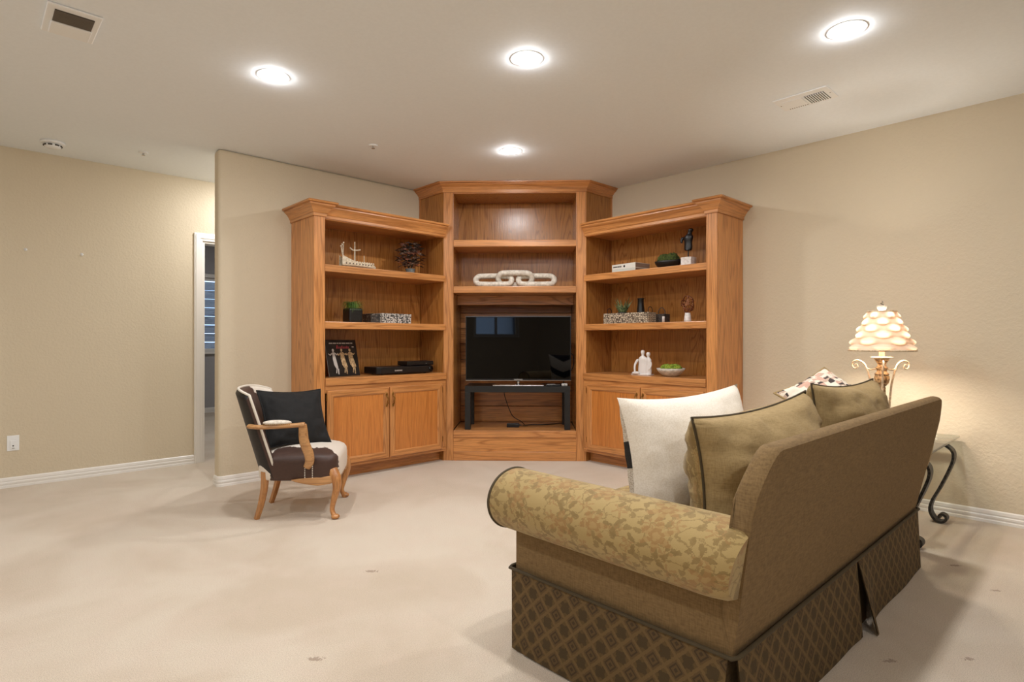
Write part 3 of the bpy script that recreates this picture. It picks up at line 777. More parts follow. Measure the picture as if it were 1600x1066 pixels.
# ================================================================== SHELF DECOR (corner cabinet)
M['chain'] = speck('white_carved_wood', (196, 186, 170), (226, 218, 204), 45, .7, .3)
chn = thing('decorative_chain', 'white carved chain of three oversized links on the center shelf', 'ornament', on_cc(.0, .17, 1.6265), -PI / 4)
def link(cx, cz, tilt, L, W, r, cy=0):
    pts = []
    for i in range(40):
        a = 2 * PI * i / 40; c, s = math.cos(a), math.sin(a)
        x = (L / 2 - W / 2) * (1 if c > 0 else -1) * min(1, abs(c) * 3) + W / 2 * c; y = W / 2 * s
        pts.append(Vector((x, y, 0)))
    R = Matrix.Translation((cx, cy, cz)) @ Matrix.Rotation(tilt, 4, 'X')
    return MB().tube([R @ p for p in pts], r, 10, closed=True)
link(-.205, .072, math.radians(52), .345, .112, .027).build('link', M['chain'], chn, smooth=True)
link(.205, .072, math.radians(52), .345, .112, .027).build('link', M['chain'], chn, smooth=True)
link(0, .086, math.radians(112), .325, .120, .027, .012).build('link', M['chain'], chn, smooth=True)

# ================================================================== SHELF DECOR (right bookcase)
# local frame: +x towards the room corner?  here x along -y of the room so that it reads left to right, y into the shelf
def right_thing(name, label, cat, u, v, z, rz=0.0, group=None): return thing(name, label, cat, (u, v, z), -PI / 2 + rz, group)
M['paper'] = plain('page_edges', (150, 128, 112), .8)
M['cover_white'] = plain('book_cover_white', (226, 224, 214), .45)
M['cover_mint'] = plain('book_cover_pale', (206, 210, 200), .45)
for k, (z, hh, mt, lab) in enumerate(((0, .032, 'cover_mint', 'pale book lying at the bottom of the stack of two'), (.0325, .044, 'cover_white', 'white book with black spine lettering on top of the stack of two'))):
    b = right_thing('book', lab, 'book', 4.235, 3.035, S1 + z, -.10, 'books stacked on the upper right shelf')
    w = .135
    MB().box(-w, w, 0, .004, 0, hh).build('spine', M[mt], b, bevel=.001)
    MB().box(-w, w, .0041, .20, 0, .0035).box(-w, w, .0041, .20, hh - .0035, hh).build('cover', M[mt], b, bevel=.0008)
    MB().box(-w + .004, w - .004, .0042, .196, .0036, hh - .0036).build('pages', M['paper'], b)
    if k:
        sl = MB(); xx = -.118
        for q in (.012, .010, .011, .006, .011, .010, .009):
            sl.box(xx, xx + q, -.0009, -.0001, hh / 2 - .006, hh / 2 + .006); xx += q + .004
        sl.build('spine_lettering', M['black_plastic'], b)['kind'] = 'stuff'
        MB().lathe([(.010, 0), (.010, .0012), (0, .0012)], 12).xform(Matrix.Translation((.010, 0, hh / 2)) @ Matrix.Rotation(PI / 2, 4, 'X')).build('spine_emblem', M['black_plastic'], b)
M['moss_dark'] = speck('dark_moss', (34, 46, 10), (76, 88, 26), 70, .9, .9)
M['moss'] = speck('bright_moss', (86, 112, 20), (150, 166, 52), 70, .9, .9)
M['black_bowl'] = plain('black_bowl', (14, 13, 13), .4)
mo = right_thing('moss_bowl', 'dark moss mound in a low pointed black bowl on the upper right shelf', 'bowl', 4.275, 2.612, S1)
def boat(a, t):
    ang = 2 * PI * a; prof = [(.45, 0), (.72, .012), (.92, .034), (1.0, .058), (.93, .058), (.80, .036), (.4, .012)]
    k = t * (len(prof) - 1); i = min(len(prof) - 2, int(k)); f = k - i
    r = prof[i][0] * (1 - f) + prof[i + 1][0] * f; z = prof[i][1] * (1 - f) + prof[i + 1][1] * f
    px = .118 * math.copysign(abs(math.cos(ang)) ** .8, math.cos(ang)); py = .085 * math.sin(ang)
    return (px * r, py * r, z + .010 * abs(math.cos(ang)) ** 6 * (r > .9))
MB().grid(boat, 32, 12, cu=True, caps=True).build('bowl', M['black_bowl'], mo, smooth=True)
for k, (cx, rr) in enumerate(((-.035, .062), (.042, .058), (.005, .05))):
    mm = MB().ball((cx, 0 if k < 2 else .02, .058), (rr, .062, .066), 16, .16, k + 1, 5.0); mm.build('moss_clump', M['moss_dark'], mo, smooth=True)
bu = right_thing('torso_bust', 'black headless torso figure on a rod over a white cube base', 'sculpture', 4.275, 2.432, S1)
M['white_stone'] = speck('white_stone', (214, 204, 196), (236, 230, 224), 50, .5, .1)
M['black_bronze'] = plain('black_bronze', (14, 13, 14), .4)
MB().box(-.046, .046, -.03, .06, 0, .074).build('base', M['white_stone'], bu, bevel=.003)
MB().tube([(0, .01, .0742), (0, .01, .14)], .0055, 8).build('rod', M['black_bronze'], bu)
prof = [(.020, .030, .128), (.034, .024, .132), (.036, .025, .16), (.031, .022, .19), (.037, .027, .215), (.043, .028, .235), (.036, .024, .252), (.020, .018, .262), (.015, .015, .275), (.024, .022, .288), (.022, .022, .300), (.010, .012, .308)]
offs = [0, 0, 0, 0, 0, .002, .004, .008, .014, .020, .022, .024]
mb = MB()
def tors(a, t):
    i = min(len(prof) - 1, round(t * (len(prof) - 1))); rx, ry, z = prof[i]
    return (offs[i] + rx * math.cos(2 * PI * a), .01 + ry * math.sin(2 * PI * a), z)
mb.grid(tors, 16, len(prof) - 1, cu=True, caps=True)
mb.tube([(-.038, .008, .245), (-.056, .004, .225), (-.058, 0, .205), (-.046, -.004, .196)], [.015, .014, .012, .008], 8)
mb.build('torso', M['black_bronze'], bu, smooth=True, sub=1)

def carved():
    t = NT('carved_whitewash'); o = t.obj(); v = t.n('ShaderNodeTexVoronoi', {'Vector': o, 'Scale': 62.0, 'Randomness': 0.6}, feature='DISTANCE_TO_EDGE')
    c = t.ramp(v.outputs['Distance'], [(.05, lin((84, 68, 54))), (.22, lin((206, 190, 164)))])
    t.bump(v.outputs['Distance'], .6, .004); return t.set(color=c, rough=.8)
M['carved'] = carved()
ty = right_thing('carved_tray', 'whitewashed carved wooden tray holding a plant and a black vase', 'tray', 4.215, 3.003, S2, .03)
tr = MB().box(-.232, .232, 0, .012, 0, .092).box(-.232, .232, .118, .13, 0, .092).box(-.232, -.220, .012, .118, 0, .092).box(.220, .232, .012, .118, 0, .092)
tr.build('tray_wall', M['carved'], ty, bevel=.002)
MB().box(-.2195, .2195, .0125, .1175, 0, .010).build('tray_floor', M['dark_wood'], ty)
M['iron'] = plain('dark_iron', (44, 38, 34), .5, metal=.6)
for sx in (-1, 1):
    MB().tube(bez([(sx * .212, .03, .085), (sx * .212, .035, .125), (sx * .212, .065, .14), (sx * .212, .095, .125), (sx * .212, .10, .085)], 5), .003, 6).build('handle', M['iron'], ty, smooth=True)
al = right_thing('aloe_plant', 'spiky aloe in a small black pot standing in the carved tray', 'plant', 4.283, 3.080, S2 + .011)
MB().lathe([(.036, 0), (.044, .08), (.047, .09), (.042, .09), (.038, .07), (.02, .06)], 16).build('pot', M['black_pot'], al, smooth=True)
M['aloe'] = speck('aloe_green', (46, 62, 34), (124, 138, 92), 60, .5, .1)
lf = MB()
for i in range(17):
    a = i * 2.4; tl = .18 + .05 * (i % 4); L = .165 - .004 * i + rnd.uniform(-.01, .02); d = Vector((math.cos(a) * tl * 1.3, math.sin(a) * tl * 1.3, 1)).normalized()
    b = Vector((math.cos(a) * .018, math.sin(a) * .018, .06)); s = Vector((-math.sin(a), math.cos(a), 0)); n = d.cross(s)
    q = []
    for k, wk in ((0, .010), (.4, .011), (.8, .005)):
        c = b + d * L * k + Vector((math.cos(a), math.sin(a), 0)) * .02 * k * k; q += [c + s * wk, c + n * wk * .5, c - s * wk, c - n * wk * .3]
    tip = b + d * L + Vector((math.cos(a), math.sin(a), 0)) * .022
    q.append(tip); fs = []
    for r in range(2):
        for k in range(4): fs.append((r * 4 + k, r * 4 + (k + 1) % 4, r * 4 + 4 + (k + 1) % 4, r * 4 + 4 + k))
    for k in range(4): fs.append((8 + k, 8 + (k + 1) % 4, 12))
    lf.add(q, fs)
lf.build('leaves', M['aloe'], al, fix=False)
vs = right_thing('black_vase', 'slim black bottle vase standing in the carved tray', 'vase', 4.280, 2.885, S2 + .011)
MB().lathe([(.034, 0), (.036, .02), (.033, .09), (.027, .15), (.026, .195), (.030, .20), (.024, .199), (.02, .15)], 20).build('body', M['black_pot'], vs, smooth=True)
MB().lathe([(.0305, .1995), (.032, .204), (.026, .206), (.024, .2)], 20).build('rim', M['iron'], vs, smooth=True)
bk = right_thing('woven_basket', 'small dark woven basket with hoop handle beside the carved tray', 'basket', 4.355, 2.752, S2)
M['dark_weave'] = mosaic('dark_weave', [(40, 30, 26), (24, 18, 16), (70, 54, 44)], 120, .7)
kb = MB().box(-.055, .055, 0, .008, 0, .078).box(-.055, .055, .082, .09, 0, .078).box(-.055, -.047, .008, .082, 0, .078).box(.047, .055, .008, .082, 0, .078).box(-.047, .047, .008, .082, 0, .006)
kb.build('basket_body', M['dark_weave'], bk, bevel=.003)
MB().tube(bez([(-.03, .045, .06), (-.032, .045, .105), (0, .045, .135), (.032, .045, .105), (.03, .045, .06)], 5), .0035, 6).build('handle', M['dark_weave'], bk, smooth=True)
cd = right_thing('candle', 'short white candle at the right end of the dark basket', 'candle', 4.300, 2.672, S2)
MB().lathe([(.011, 0), (.011, .052), (.009, .054), (0, .053)], 14).build('wax', M['white_stone'], cd, smooth=True)
MB().tube([(0, 0, .053), (.001, 0, .060)], .001, 5).build('wick', M['cord'], cd)
orb = right_thing('orb_sculpture', 'openwork bronze oval orb on a white tapered base', 'sculpture', 4.275, 2.432, S2)
MB().lathe([(.031, 0), (.029, .02), (.021, .074), (.0, .074)], 20).build('base', M['white_stone'], orb, smooth=True)
M['copper'] = plain('antique_bronze', (150, 100, 70), .35, metal=.8)
rng = random.Random(9)
cg = MB()
for i in range(8):
    ax = Vector((rng.uniform(-1, 1), rng.uniform(-1, 1), rng.uniform(-1, 1))).normalized(); e1 = ax.orthogonal().normalized(); e2 = ax.cross(e1); k = rng.uniform(-.35, .35); q = math.sqrt(1 - k * k)
    pts = [ax * k + (e1 * math.cos(2 * PI * j / 28) + e2 * math.sin(2 * PI * j / 28)) * q for j in range(28)]
    cg.tube([(p.x * .050, p.y * .050, .145 + p.z * .070) for p in pts], .0042, 5, closed=True)
cg.build('bronze_cage', M['copper'], orb, smooth=True)

cp = right_thing('couple_figurine', 'white figurine of a seated couple leaning together on the counter', 'figurine', 4.285, 2.862, CT)
M['porcelain'] = plain('white_porcelain', (232, 226, 220), .4)
MB().box(-.105, .075, -.035, .05, 0, .006).build('plinth', M['porcelain'], cp, bevel=.002)
def figure(x, hgt, w, name):
    P = [(.040 * w, .006), (.046 * w, .03), (.043 * w, .07), (.038 * w, .11), (.044 * w, .135), (.036 * w, .152), (.012, .162), (.010, .172), (.017, .184), (.019, .198), (.014, .212), (.0, .216)]
    m = MB(); sc = hgt / .216
    n = len(P) - 1
    def fn(a, t):
        r, z = P[min(n, round(t * n))]; fl_ = .62 if z < .16 else 1.0
        return (x + r * math.cos(2 * PI * a), .01 + r * fl_ * math.sin(2 * PI * a), z * sc)
    m.grid(fn, 18, n, cu=True)
    return m
f = figure(-.012, .218, 1.0, ''); f.tube([(-.055, .008, .14), (-.075, -.01, .10), (-.078, -.02, .07), (-.070, -.025, .03), (-.068, -.03, .012)], [.013, .012, .010, .009, .008], 8); f.tube([(-.02, -.03, .016), (-.06, -.035, .016), (-.098, -.035, .014)], [.018, .014, .010], 8)
f.build('taller_figure', M['porcelain'], cp, smooth=True, sub=1)
f = figure(.044, .200, .72, ''); f.tube([(.070, .008, .118), (.083, -.004, .09), (.080, -.015, .06), (.066, -.024, .045)], [.009, .009, .008, .007], 8); f.build('shorter_figure', M['porcelain'], cp, smooth=True, sub=1)
bw = right_thing('moss_bowl', 'white footed bowl of bright green moss on the counter', 'bowl', 4.290, 2.595, CT)
MB().lathe([(.050, 0), (.060, .004), (.085, .020), (.108, .045), (.118, .066), (.113, .067), (.10, .045), (.07, .022)], 32).build('bowl', speck('cream_ceramic', (196, 188, 174), (222, 214, 200), 40, .5, .1), bw, smooth=True)
for k, (cx, cy, rr) in enumerate(((-.045, 0, .05), (.04, .01, .055), (.0, -.03, .05), (.0, .04, .05))):
    MB().ball((cx, cy, .062), (rr, .045, .038), 12, .22, k + 5, 5.0).build('moss_clump', M['moss'], bw, smooth=True)

# ================================================================== COWHIDE ARMCHAIR
CH = thing('armchair', 'brown and white cowhide armchair with carved wooden arms and legs', 'armchair', (1.636, 3.735, 0), math.radians(-34))
def hide(name, fx, fy, fz, off, brown=(64, 40, 30), white=(226, 216, 202)):
    t = NT(name); o = t.obj(); s = t.n('ShaderNodeSeparateXYZ', {'Vector': o})
    f = t.math('ADD', t.math('MULTIPLY', s.outputs[1], fy), t.math('MULTIPLY', s.outputs[2], fz))
    if fx:
        f = t.math('ADD', f, t.math('MULTIPLY', t.math('MAXIMUM', t.math('SUBTRACT', s.outputs[0], .15), 0.0), .9))
        f = t.math('ADD', f, t.math('MULTIPLY', t.math('MAXIMUM', t.math('SUBTRACT', -.13, s.outputs[0]), 0.0), 3.0))
    n = t.math('SUBTRACT', t.noise(o, 7.5, 3, .55), .5); n2 = t.math('SUBTRACT', t.noise(o, 60, 3, .6), .5)
    f = t.math('ADD', t.math('ADD', f, off), t.math('ADD', t.math('MULTIPLY', n, .30), t.math('MULTIPLY', n2, .03)))
    hair = t.noise(t.map(o, (40, 300, 300)), 1.0, 3)
    br = t.mix(hair, lin(tuple(x * .75 for x in brown)), lin(tuple(x * 1.2 for x in brown)))
    c = t.mix(t.math('GREATER_THAN', f, 0.0), br, lin(white))
    t.bump(hair, .15, .003)
    return t.set(color=c, rough=.5, sheen=.1)
M['hide_seat'] = hide('cowhide_seat', 1, 1.0, 0.0, .12)
M['hide_back'] = hide('cowhide_back', 0.0, 1.0, .35, -.37)
M['hide_dark'] = speck('dark_hide', (18, 14, 12), (30, 23, 19), 60, .5, .1)
M['welt_white'] = plain('white_welt', (222, 214, 200), .7)
M['beech'] = oak('beech_frame', 'z', light=(196, 138, 82), dark=(160, 102, 54), figure=.5, rough=.35)
M['beech_x'] = oak('beech_arm', 'x', light=(200, 150, 98), dark=(168, 116, 68), figure=.5, rough=.35)
def seat_fn(a, t):
    # superellipse plan, wider at the front; t from bottom rim over the crown to the centre
    ang = 2 * PI * a; c, s = math.cos(ang), math.sin(ang); n = .42
    X = math.copysign(abs(c) ** n, c); Y = math.copysign(abs(s) ** n, s)
    prof = [(.955, .246), (.985, .254), (1.0, .29), (1.0, .35), (.985, .378), (.94, .396), (.85, .410), (.65, .428), (.4, .438), (.15, .441), (.01, .4415)]
    k = t * (len(prof) - 1); i = min(len(prof) - 2, int(k)); f = k - i
    r = prof[i][0] * (1 - f) + prof[i + 1][0] * f; z = prof[i][1] * (1 - f) + prof[i + 1][1] * f
    hw = .26 + .035 * X
    return (.005 + .258 * X * r, hw * Y * r, z)
MB().grid(seat_fn, 48, 20, cu=True, caps=True).build('seat', M['hide_seat'], CH, smooth=True)
# barrel back
def bk_pt(th, t, off):
    # th -1..1 across, t 0..1 up, off: + towards the sitter
    hw = .225 + .035 * t
    wrap = .115 * abs(th) ** 2.2
    x = -.235 - .155 * t + wrap; y = hw * math.sin(th * 1.25) / math.sin(1.25)
    top = .815 - .035 * abs(th) ** 3
    z = .262 + (top - .262) * t
    nrm = Vector((1, -.55 * th, .25)).normalized()
    return Vector((x, y, z)) + nrm * off
def back_shell(a, t):
    # closed loop a around: front face, side edge, rear face, side edge
    if a < .45: th = -1 + 2 * (a / .45); off = .020 + .030 * (1 - th * th) ** .5 * math.sin(PI * min(1, .08 + .92 * t)) ** .5
    elif a < .5: f = (a - .45) / .05; th = 1; off = .020 - .040 * f
    elif a < .95: th = 1 - 2 * ((a - .5) / .45); off = -.020
    else: f = (a - .95) / .05; th = -1; off = -.020 + .040 * f
    if t > .96: off *= math.sqrt(max(0.02, 1 - ((t - .96) / .04) ** 2))
    return bk_pt(th, t, off)
sh = MB().grid(back_shell, 60, 26, cu=True, caps=True)
bo = sh.build('backrest', [M['hide_back'], M['hide_dark']], CH, smooth=True)
for p in bo.data.polygons:
    if p.normal.x < -.25: p.material_index = 1
edge = [bk_pt(-1, t / 20, .004) for t in range(21)] + [bk_pt(-1 + k / 12, 1.0, .004) for k in range(1, 25)] + [bk_pt(1, 1 - t / 20, .004) for t in range(1, 21)]
MB().tube(edge, .0085, 8).build('back_welt', M['welt_white'], CH, smooth=True)
for s in (-1, 1):
    # arm: rail, elbow block and curved post, one piece of bent wood
    p = bez([(-.275, s * .255, .592), (-.20, s * .290, .590), (-.08, s * .308, .595), (.02, s * .312, .600), (.062, s * .312, .602)], 6)
    rl = MB().tube(p, [.017] * (len(p) - 6) + [.018, .018, .019, .019, .019, .017], 10, flat=(.85, 1.25))
    q = bez([(.050, s * .312, .606), (.052, s * .310, .57), (.058, s * .308, .50), (.085, s * .306, .42), (.088, s * .300, .37), (.070, s * .292, .335)], 6)
    rl.tube(q, [.019 + .006 * math.sin(PI * k / (len(q) - 1)) for k in range(len(q))], 10, flat=(1.2, .8))
    arm = rl.build('arm', M['beech_x'], CH, smooth=True)
    MB().ball((-.10, s * .303, .617), (.085, .026, .017), 10).build('arm_pad', M['hide_seat'] if False else speck('pale_hide', (206, 194, 178), (230, 220, 206), 60, .7, .1), arm, smooth=True)
    nl = MB()
    for k in range(15): nl.ball((-.175 + k * .0107, s * (.328 if s > 0 else .328), .609), .0032, 4)
    nl.build('nail_trim', M['brass'], arm)['kind'] = 'stuff'
    # front cabriole leg
    pts = bez([(.215, s * .235, .30), (.240, s * .258, .255), (.246, s * .264, .20), (.226, s * .248, .12), (.214, s * .240, .06), (.226, s * .250, .022), (.236, s * .258, .012)], 6)
    n = len(pts); rd = []
    for k in range(n):
        f = k / (n - 1); rd.append(.034 - .019 * smooth01(f / .72) + (.008 * smooth01((f - .80) / .15) if f > .8 else 0))
    lg = MB().tube(pts, rd, 12); lg.ball((.236, s * .258, .016), (.027, .024, .016), 8)
    lg.build('leg', M['beech'], CH, smooth=True)
    # raked rear leg
    pts = bez([(-.195, s * .200, .30), (-.200, s * .198, .20), (-.222, s * .192, .09), (-.250, s * .186, .0)], 5)
    MB().tube(pts, [.027 - .009 * k / (len(pts) - 1) for k in range(len(pts))], 4).build('leg', M['beech'], CH, bevel=.003)
    # shaped side rail
    rp = [(-.03, .256), (.02, .262), (.235, .275), (.235, .235), (.20, .222), (.13, .214), (.06, .226), (.0, .242)]
    MB().prism(rp, 0, .022).xform(Matrix.Translation((0, s * .262 + (.011), 0)) @ Matrix.Rotation(PI / 2, 4, 'X')).build('side_rail', M['beech_x'], CH, bevel=.004)
fp = [(-.24, .272), (.24, .272), (.24, .235), (.16, .218), (.08, .236), (0, .228), (-.08, .236), (-.16, .218), (-.24, .235)]
MB().prism(fp, 0, .022).xform(Matrix.Translation((.232, 0, 0)) @ Matrix.Rotation(PI / 2, 4, 'Z') @ Matrix.Rotation(PI / 2, 4, 'X')).build('front_rail', M['beech_x'], CH, bevel=.004)
nl = MB()
for s in (-1, 1):
    for k in range(8): nl.ball((.06, s * .299, .275 + k * .011), .0034, 4); nl.ball((.105, s * .300, .275 + k * .011), .0034, 4)
nl.build('nail_trim', M['welt_white'], CH)['kind'] = 'stuff'

# ================================================================== PILLOWS
RV = Vector((math.cos(YAW), -math.sin(YAW), 0)); FV = Vector((math.sin(YAW), math.cos(YAW), 0)); UPV = Vector((0, 0, 1))
def pillow_sides(w, h, t, seed=1, wr=.008, pinch=.11, n=30, power=.5, bumpy=3.0):
    def pt(s, q, sgn):
        x = s * w / 2 * (1 - pinch * (1 - q * q)); y = q * h / 2 * (1 - pinch * (1 - s * s))
        e = max(0.0, (1 - s * s) * (1 - q * q)); z = t / 2 * e ** power
        k = Vector((s * bumpy, q * bumpy, seed * 7.3 + sgn * 3.1))
        edge = 1 - e
        z += wr * (mnoise.noise(k) + .6 * mnoise.noise(k * 2.3)) * min(1, e * 5) * (1 + 1.2 * edge)
        # puckers running in from the seams
        z -= wr * .9 * abs(mnoise.noise(Vector((s * 9, q * 9, seed * 2.7)))) * edge * min(1, e * 6)
        return (x, y, z * sgn)
    f = MB().grid(lambda a, b: pt(2 * a - 1, 2 * b - 1, 1), n, n); b = MB().grid(lambda a, b: pt(2 * a - 1, 2 * b - 1, -1), n, n)
    rim = []
    for k in range(4 * 24):
        e = k // 24; f_ = (k % 24) / 24 * 2 - 1; s, q = [(f_, -1), (1, f_), (-f_, 1), (-1, -f_)][e]; rim.append(pt(s, q, 1)[:2] + (0,))
    return f, b, rim
def frame(center, xdir, ndir):
    z = Vector(ndir).normalized(); x = Vector(xdir); x = (x - z * x.dot(z)).normalized(); y = z.cross(x)
    m = Matrix(((x.x, y.x, z.x, center[0]), (x.y, y.y, z.y, center[1]), (x.z, y.z, z.z, center[2]), (0, 0, 0, 1)))
    return m
def pillow(name, label, center, xdir, ndir, w, h, t, mf, mbk, welt=None, seed=1, roll=0, parent=None, partname=None, wr=.008, power=.5):
    f, b, rim = pillow_sides(w, h, t, seed, wr, power=power)
    mw = frame(center, xdir, ndir) @ Matrix.Rotation(roll, 4, 'Z')
    if parent is None:
        e = bpy.data.objects.new(name, None); COL.objects.link(e); e.matrix_basis = mw; tag(e, label, 'pillow')
    else:
        e = None
    par = e or parent
    if e:
        f.build('front_panel', mf, par, smooth=True); b.build('back_panel', mbk, par, smooth=True)
        if welt: MB().tube(rim, .006, 6, closed=True).build('piping', welt, par, smooth=True)
        return e
    both = MB(); both.v = f.v + b.v; both.f = list(f.f); n0 = len(f.v); nf = len(f.f)
    for i in range(nf): both.mi[i] = 0
    for i, q in enumerate(b.f): both.f.append(tuple(j + n0 for j in q)); both.mi[nf + i] = 1
    both.xform(mw); o = both.build(partname, [mf, mbk], par, smooth=True)
    if welt: MB().tube([mw @ Vector(p) for p in rim], .0045, 6, closed=True).build('piping', welt, o, smooth=True)
    return o
M['black_velvet'] = cloth('black_velvet', (14, 13, 13), (8, 8, 8), 120, .85, .2, 0.02, False)
pillow('throw_pillow', 'black square throw pillow leaning in the cowhide armchair', (1.60, 3.80, .605), RV * .72 + FV * .69, RV * .56 - FV * .62 + UPV * .50, .43, .41, .15, M['black_velvet'], M['black_velvet'], M['black_velvet'], 2, math.radians(-3))

# ================================================================== SOFA
SX, SY = 1.465, .705
SO = thing('sofa', 'olive and tan rolled arm sofa with patterned skirt seen from behind', 'sofa', (SX, SY, 0))
SL = 1.96
M['linen'] = cloth('tan_linen', (130, 104, 67), (107, 84, 52), 240, .95, .3, 0.0)
M['olive_linen'] = cloth('olive_linen', (168, 143, 98), (148, 124, 82), 300, .9, .15, .03)
M['damask'] = damask('gold_damask', (172, 146, 92), (148, 112, 64), (128, 104, 58), 1.45)
M['damask_obj'] = damask('gold_damask_flat', (172, 146, 92), (148, 112, 64), (128, 104, 58), 1.45, use_uv=False)
M['lattice'] = lattice('lattice_skirt', (104, 82, 48), (70, 54, 28), (88, 67, 37))
M['welt'] = plain('dark_olive_welt', (72, 60, 38), .8)
def lean(z): return -.115 * max(0, (z - .28)) / .57
def ztop(t):
    k = min(t, 1 - t) / .05
    return .85 if k >= 1 else .735 + .115 * math.sin(PI / 2 * k) ** .85
def flare(z): return .055 * smooth01((z - .28) / .42)
def back_fn(a, t):
    zt = ztop(t); th = .064
    prof = [('o', 0.0), ('o', .2), ('o', .4), ('o', .6), ('o', .8), ('o', .93), ('o', 1.0), ('r', .5), ('r', 1), ('r', 1.5), ('r', 2), ('r', 2.5), ('r', 3), ('r', 4), ('i', .7), ('i', .4), ('i', 0)]
    k, q = prof[min(len(prof) - 1, round(a * (len(prof) - 1)))]
    rr = .026; zb = .28
    def X(z): f = flare(min(z, .735)); return -f + (SL + 2 * f) * t
    if k == 'o': z = zb + (zt - rr - zb) * q; return (X(z), lean(z), z)
    if k == 'r':
        f = q / 4; yo = lean(zt); z = zt - rr + rr * math.sin(PI * f) ** .7
        return (X(z), yo + th * (1 - math.cos(PI * f)) / 2, z)
    z = .40 + (zt - rr - .40) * q; return (X(z), lean(zt) + th + .05 * (1 - q), z)
bk_ = MB().grid(back_fn, 16, 120)
n1 = 17
for j in (0, 120): bk_.f.append(tuple(j * n1 + i for i in range(n1)))
bk_.build('back_frame', M['linen'], SO, smooth=True)
so_back = SO.children[-1]
md = so_back.modifiers.new('edges', 'EDGE_SPLIT'); md.split_angle = math.radians(50)
# arms
ARX, AR, ACX, ACZ = .122, .106, .0, .542
def arm_prof(a):
    if a < .16: f = a / .16; return (ACX + ARX, .42 + (ACZ - .42) * f)
    f = (a - .16) / .84; ang = math.radians(268 * f); return (ACX + ARX * math.cos(ang), ACZ + AR * math.sin(ang))
AY0, AY1 = -.06, .835
def arm(sgn):
    def fn(a, t):
        x, z = arm_prof(a); y0 = lean(z) + .006; y = y0 + (AY1 - y0) * t
        d = min(1.0, (y - y0) / .09); k = .88 + .13 * math.sqrt(max(0, 1 - (1 - d) ** 2))
        e = min(1.0, (AY1 - y) / .02); k *= .975 + .025 * math.sqrt(max(0, 1 - (1 - e) ** 2))
        # soft pleats where the roll is gathered at the back
        k += .016 * math.sin(a * 60) * (1 - smooth01(d)) * smooth01(d * 4) + .004 * mnoise.noise(Vector((a * 5, y * 6, sgn)))
        x = ACX + (x - ACX) * k; z = ACZ + (z - ACZ) * k
        return (x if sgn < 0 else SL - x, y, z)
    g = MB().grid(fn, 44, 40, uvfn=lambda a, t: (t * (AY1 - AY0), a * .78 + (0 if sgn < 0 else 2.3)))
    o = g.build('arm', M['damask'], SO, smooth=True)
    n = 44
    for (t, yy) in ((0, AY0), (1, AY1)):
        ring = [fn(k / n, t) for k in range(n + 1)]; MB().add(ring, [tuple(range(n + 1))]).build('arm_end', M['damask_obj'], o)
    rg = [fn(k / n, 1.0) for k in range(n + 1)]
    MB().tube([(p[0], p[1], p[2]) for p in rg], .006, 6).build('piping', M['welt'], o, smooth=True)
    x0, x1 = (0, .165) if sgn < 0 else (SL - .165, SL)
    MB().prism([(.002, .27), (.822, .27), (.822, .47), (lean(.47), .47)], x0, x1, Matrix(((0, 0, 1, 0), (1, 0, 0, 0), (0, 1, 0, 0), (0, 0, 0, 1)))).build('arm_panel', M['linen'], SO, bevel=.006)
arm(-1); arm(1)
MB().box(.16, SL - .16, .05, .80, .05, .36).build('seat_deck', M['linen'], SO, bevel=.01)
MB().box(.02, SL - .02, .03, .80, .045, .27).build('base_frame', M['linen'], SO)
for k in range(2):
    x0 = .165 + k * .836; c = MB().box(x0, x0 + .832, .12, .84, .3605, .47).build('seat_cushion', M['damask_obj'], SO, bevel=.035, seg=4)
for x in (.08, SL - .08):
    for y in (.08, .74): MB().lathe([(.022, 0), (.03, .044)], 12, (x, y, 0)).build('leg', M['dark_wood'], SO)
# loose back cushions, a part of the sofa
for k, (xc, ww, zc, sd) in enumerate(((.560, .90, .652, 3), (1.495, .86, .680, 8))):
    pillow('', '', (xc + .025 * k, .165 + .01 * k, zc + .008), (1, 0, .03 - .05 * k), (0, .99, -.04), ww, .48, .32, M['damask_obj'], M['olive_linen'], M['welt'], sd, 0, SO, 'back_cushion', wr=.013, power=.42)
# skirt: sheets with kick pleats
def skirt(p0, p1, nrm, fl0, fl1, uo):
    P0, P1, Nn = Vector(p0), Vector(p1), Vector(nrm); L = (P1 - P0).length; D_ = (P1 - P0).normalized()
    def fn(a, t, off):
        s = L * a; z = .006 + (.282 - .006) * t; q = 1 - t
        out = .012 + .016 * q + fl0 * q * math.exp(-(s / .10) ** 2) + fl1 * q * math.exp(-((L - s) / .10) ** 2) + .004 * q * math.sin(s * 9 + uo)
        sh = q * .018 * (math.exp(-(s / .08) ** 2) - math.exp(-((L - s) / .08) ** 2))
        p = P0 + D_ * (s + sh) + Nn * (out - off); return (p.x, p.y, z)
    m = MB().grid(lambda a, t: fn(a, t, 0), 40, 8, uvfn=lambda a, t: (L * a + uo, .28 * t)); m.grid(lambda a, t: fn(a, t, .004), 40, 8)
    return m.build('skirt_panel', M['lattice'], SO, smooth=True, fix=False)
g = .006
skirt((0, .83, 0), (0, .0 + g, 0), (-1, 0, 0), .0, .008, 0.0)
skirt((g, 0, 0), (1.0 - .004, 0, 0), (0, -1, 0), .004, .012, 1.0)
skirt((1.0 + .012, 0, 0), (SL - g, 0, 0), (0, -1, 0), .045, .004, 2.3)
skirt((SL, 0 + g, 0), (SL, .83, 0), (1, 0, 0), .004, .0, 3.7)
skirt((SL, .83, 0), (0, .83, 0), (0, 1, 0), .0, .0, 5.0)
MB().box(.86, 1.14, -.006, .004, .01, .27).build('pleat_backing', M['lattice'], SO)
loop = [(-.015, .845, .286), (-.015, -.015, .286), (SL + .015, -.015, .286), (SL + .015, .845, .286)]
path = []
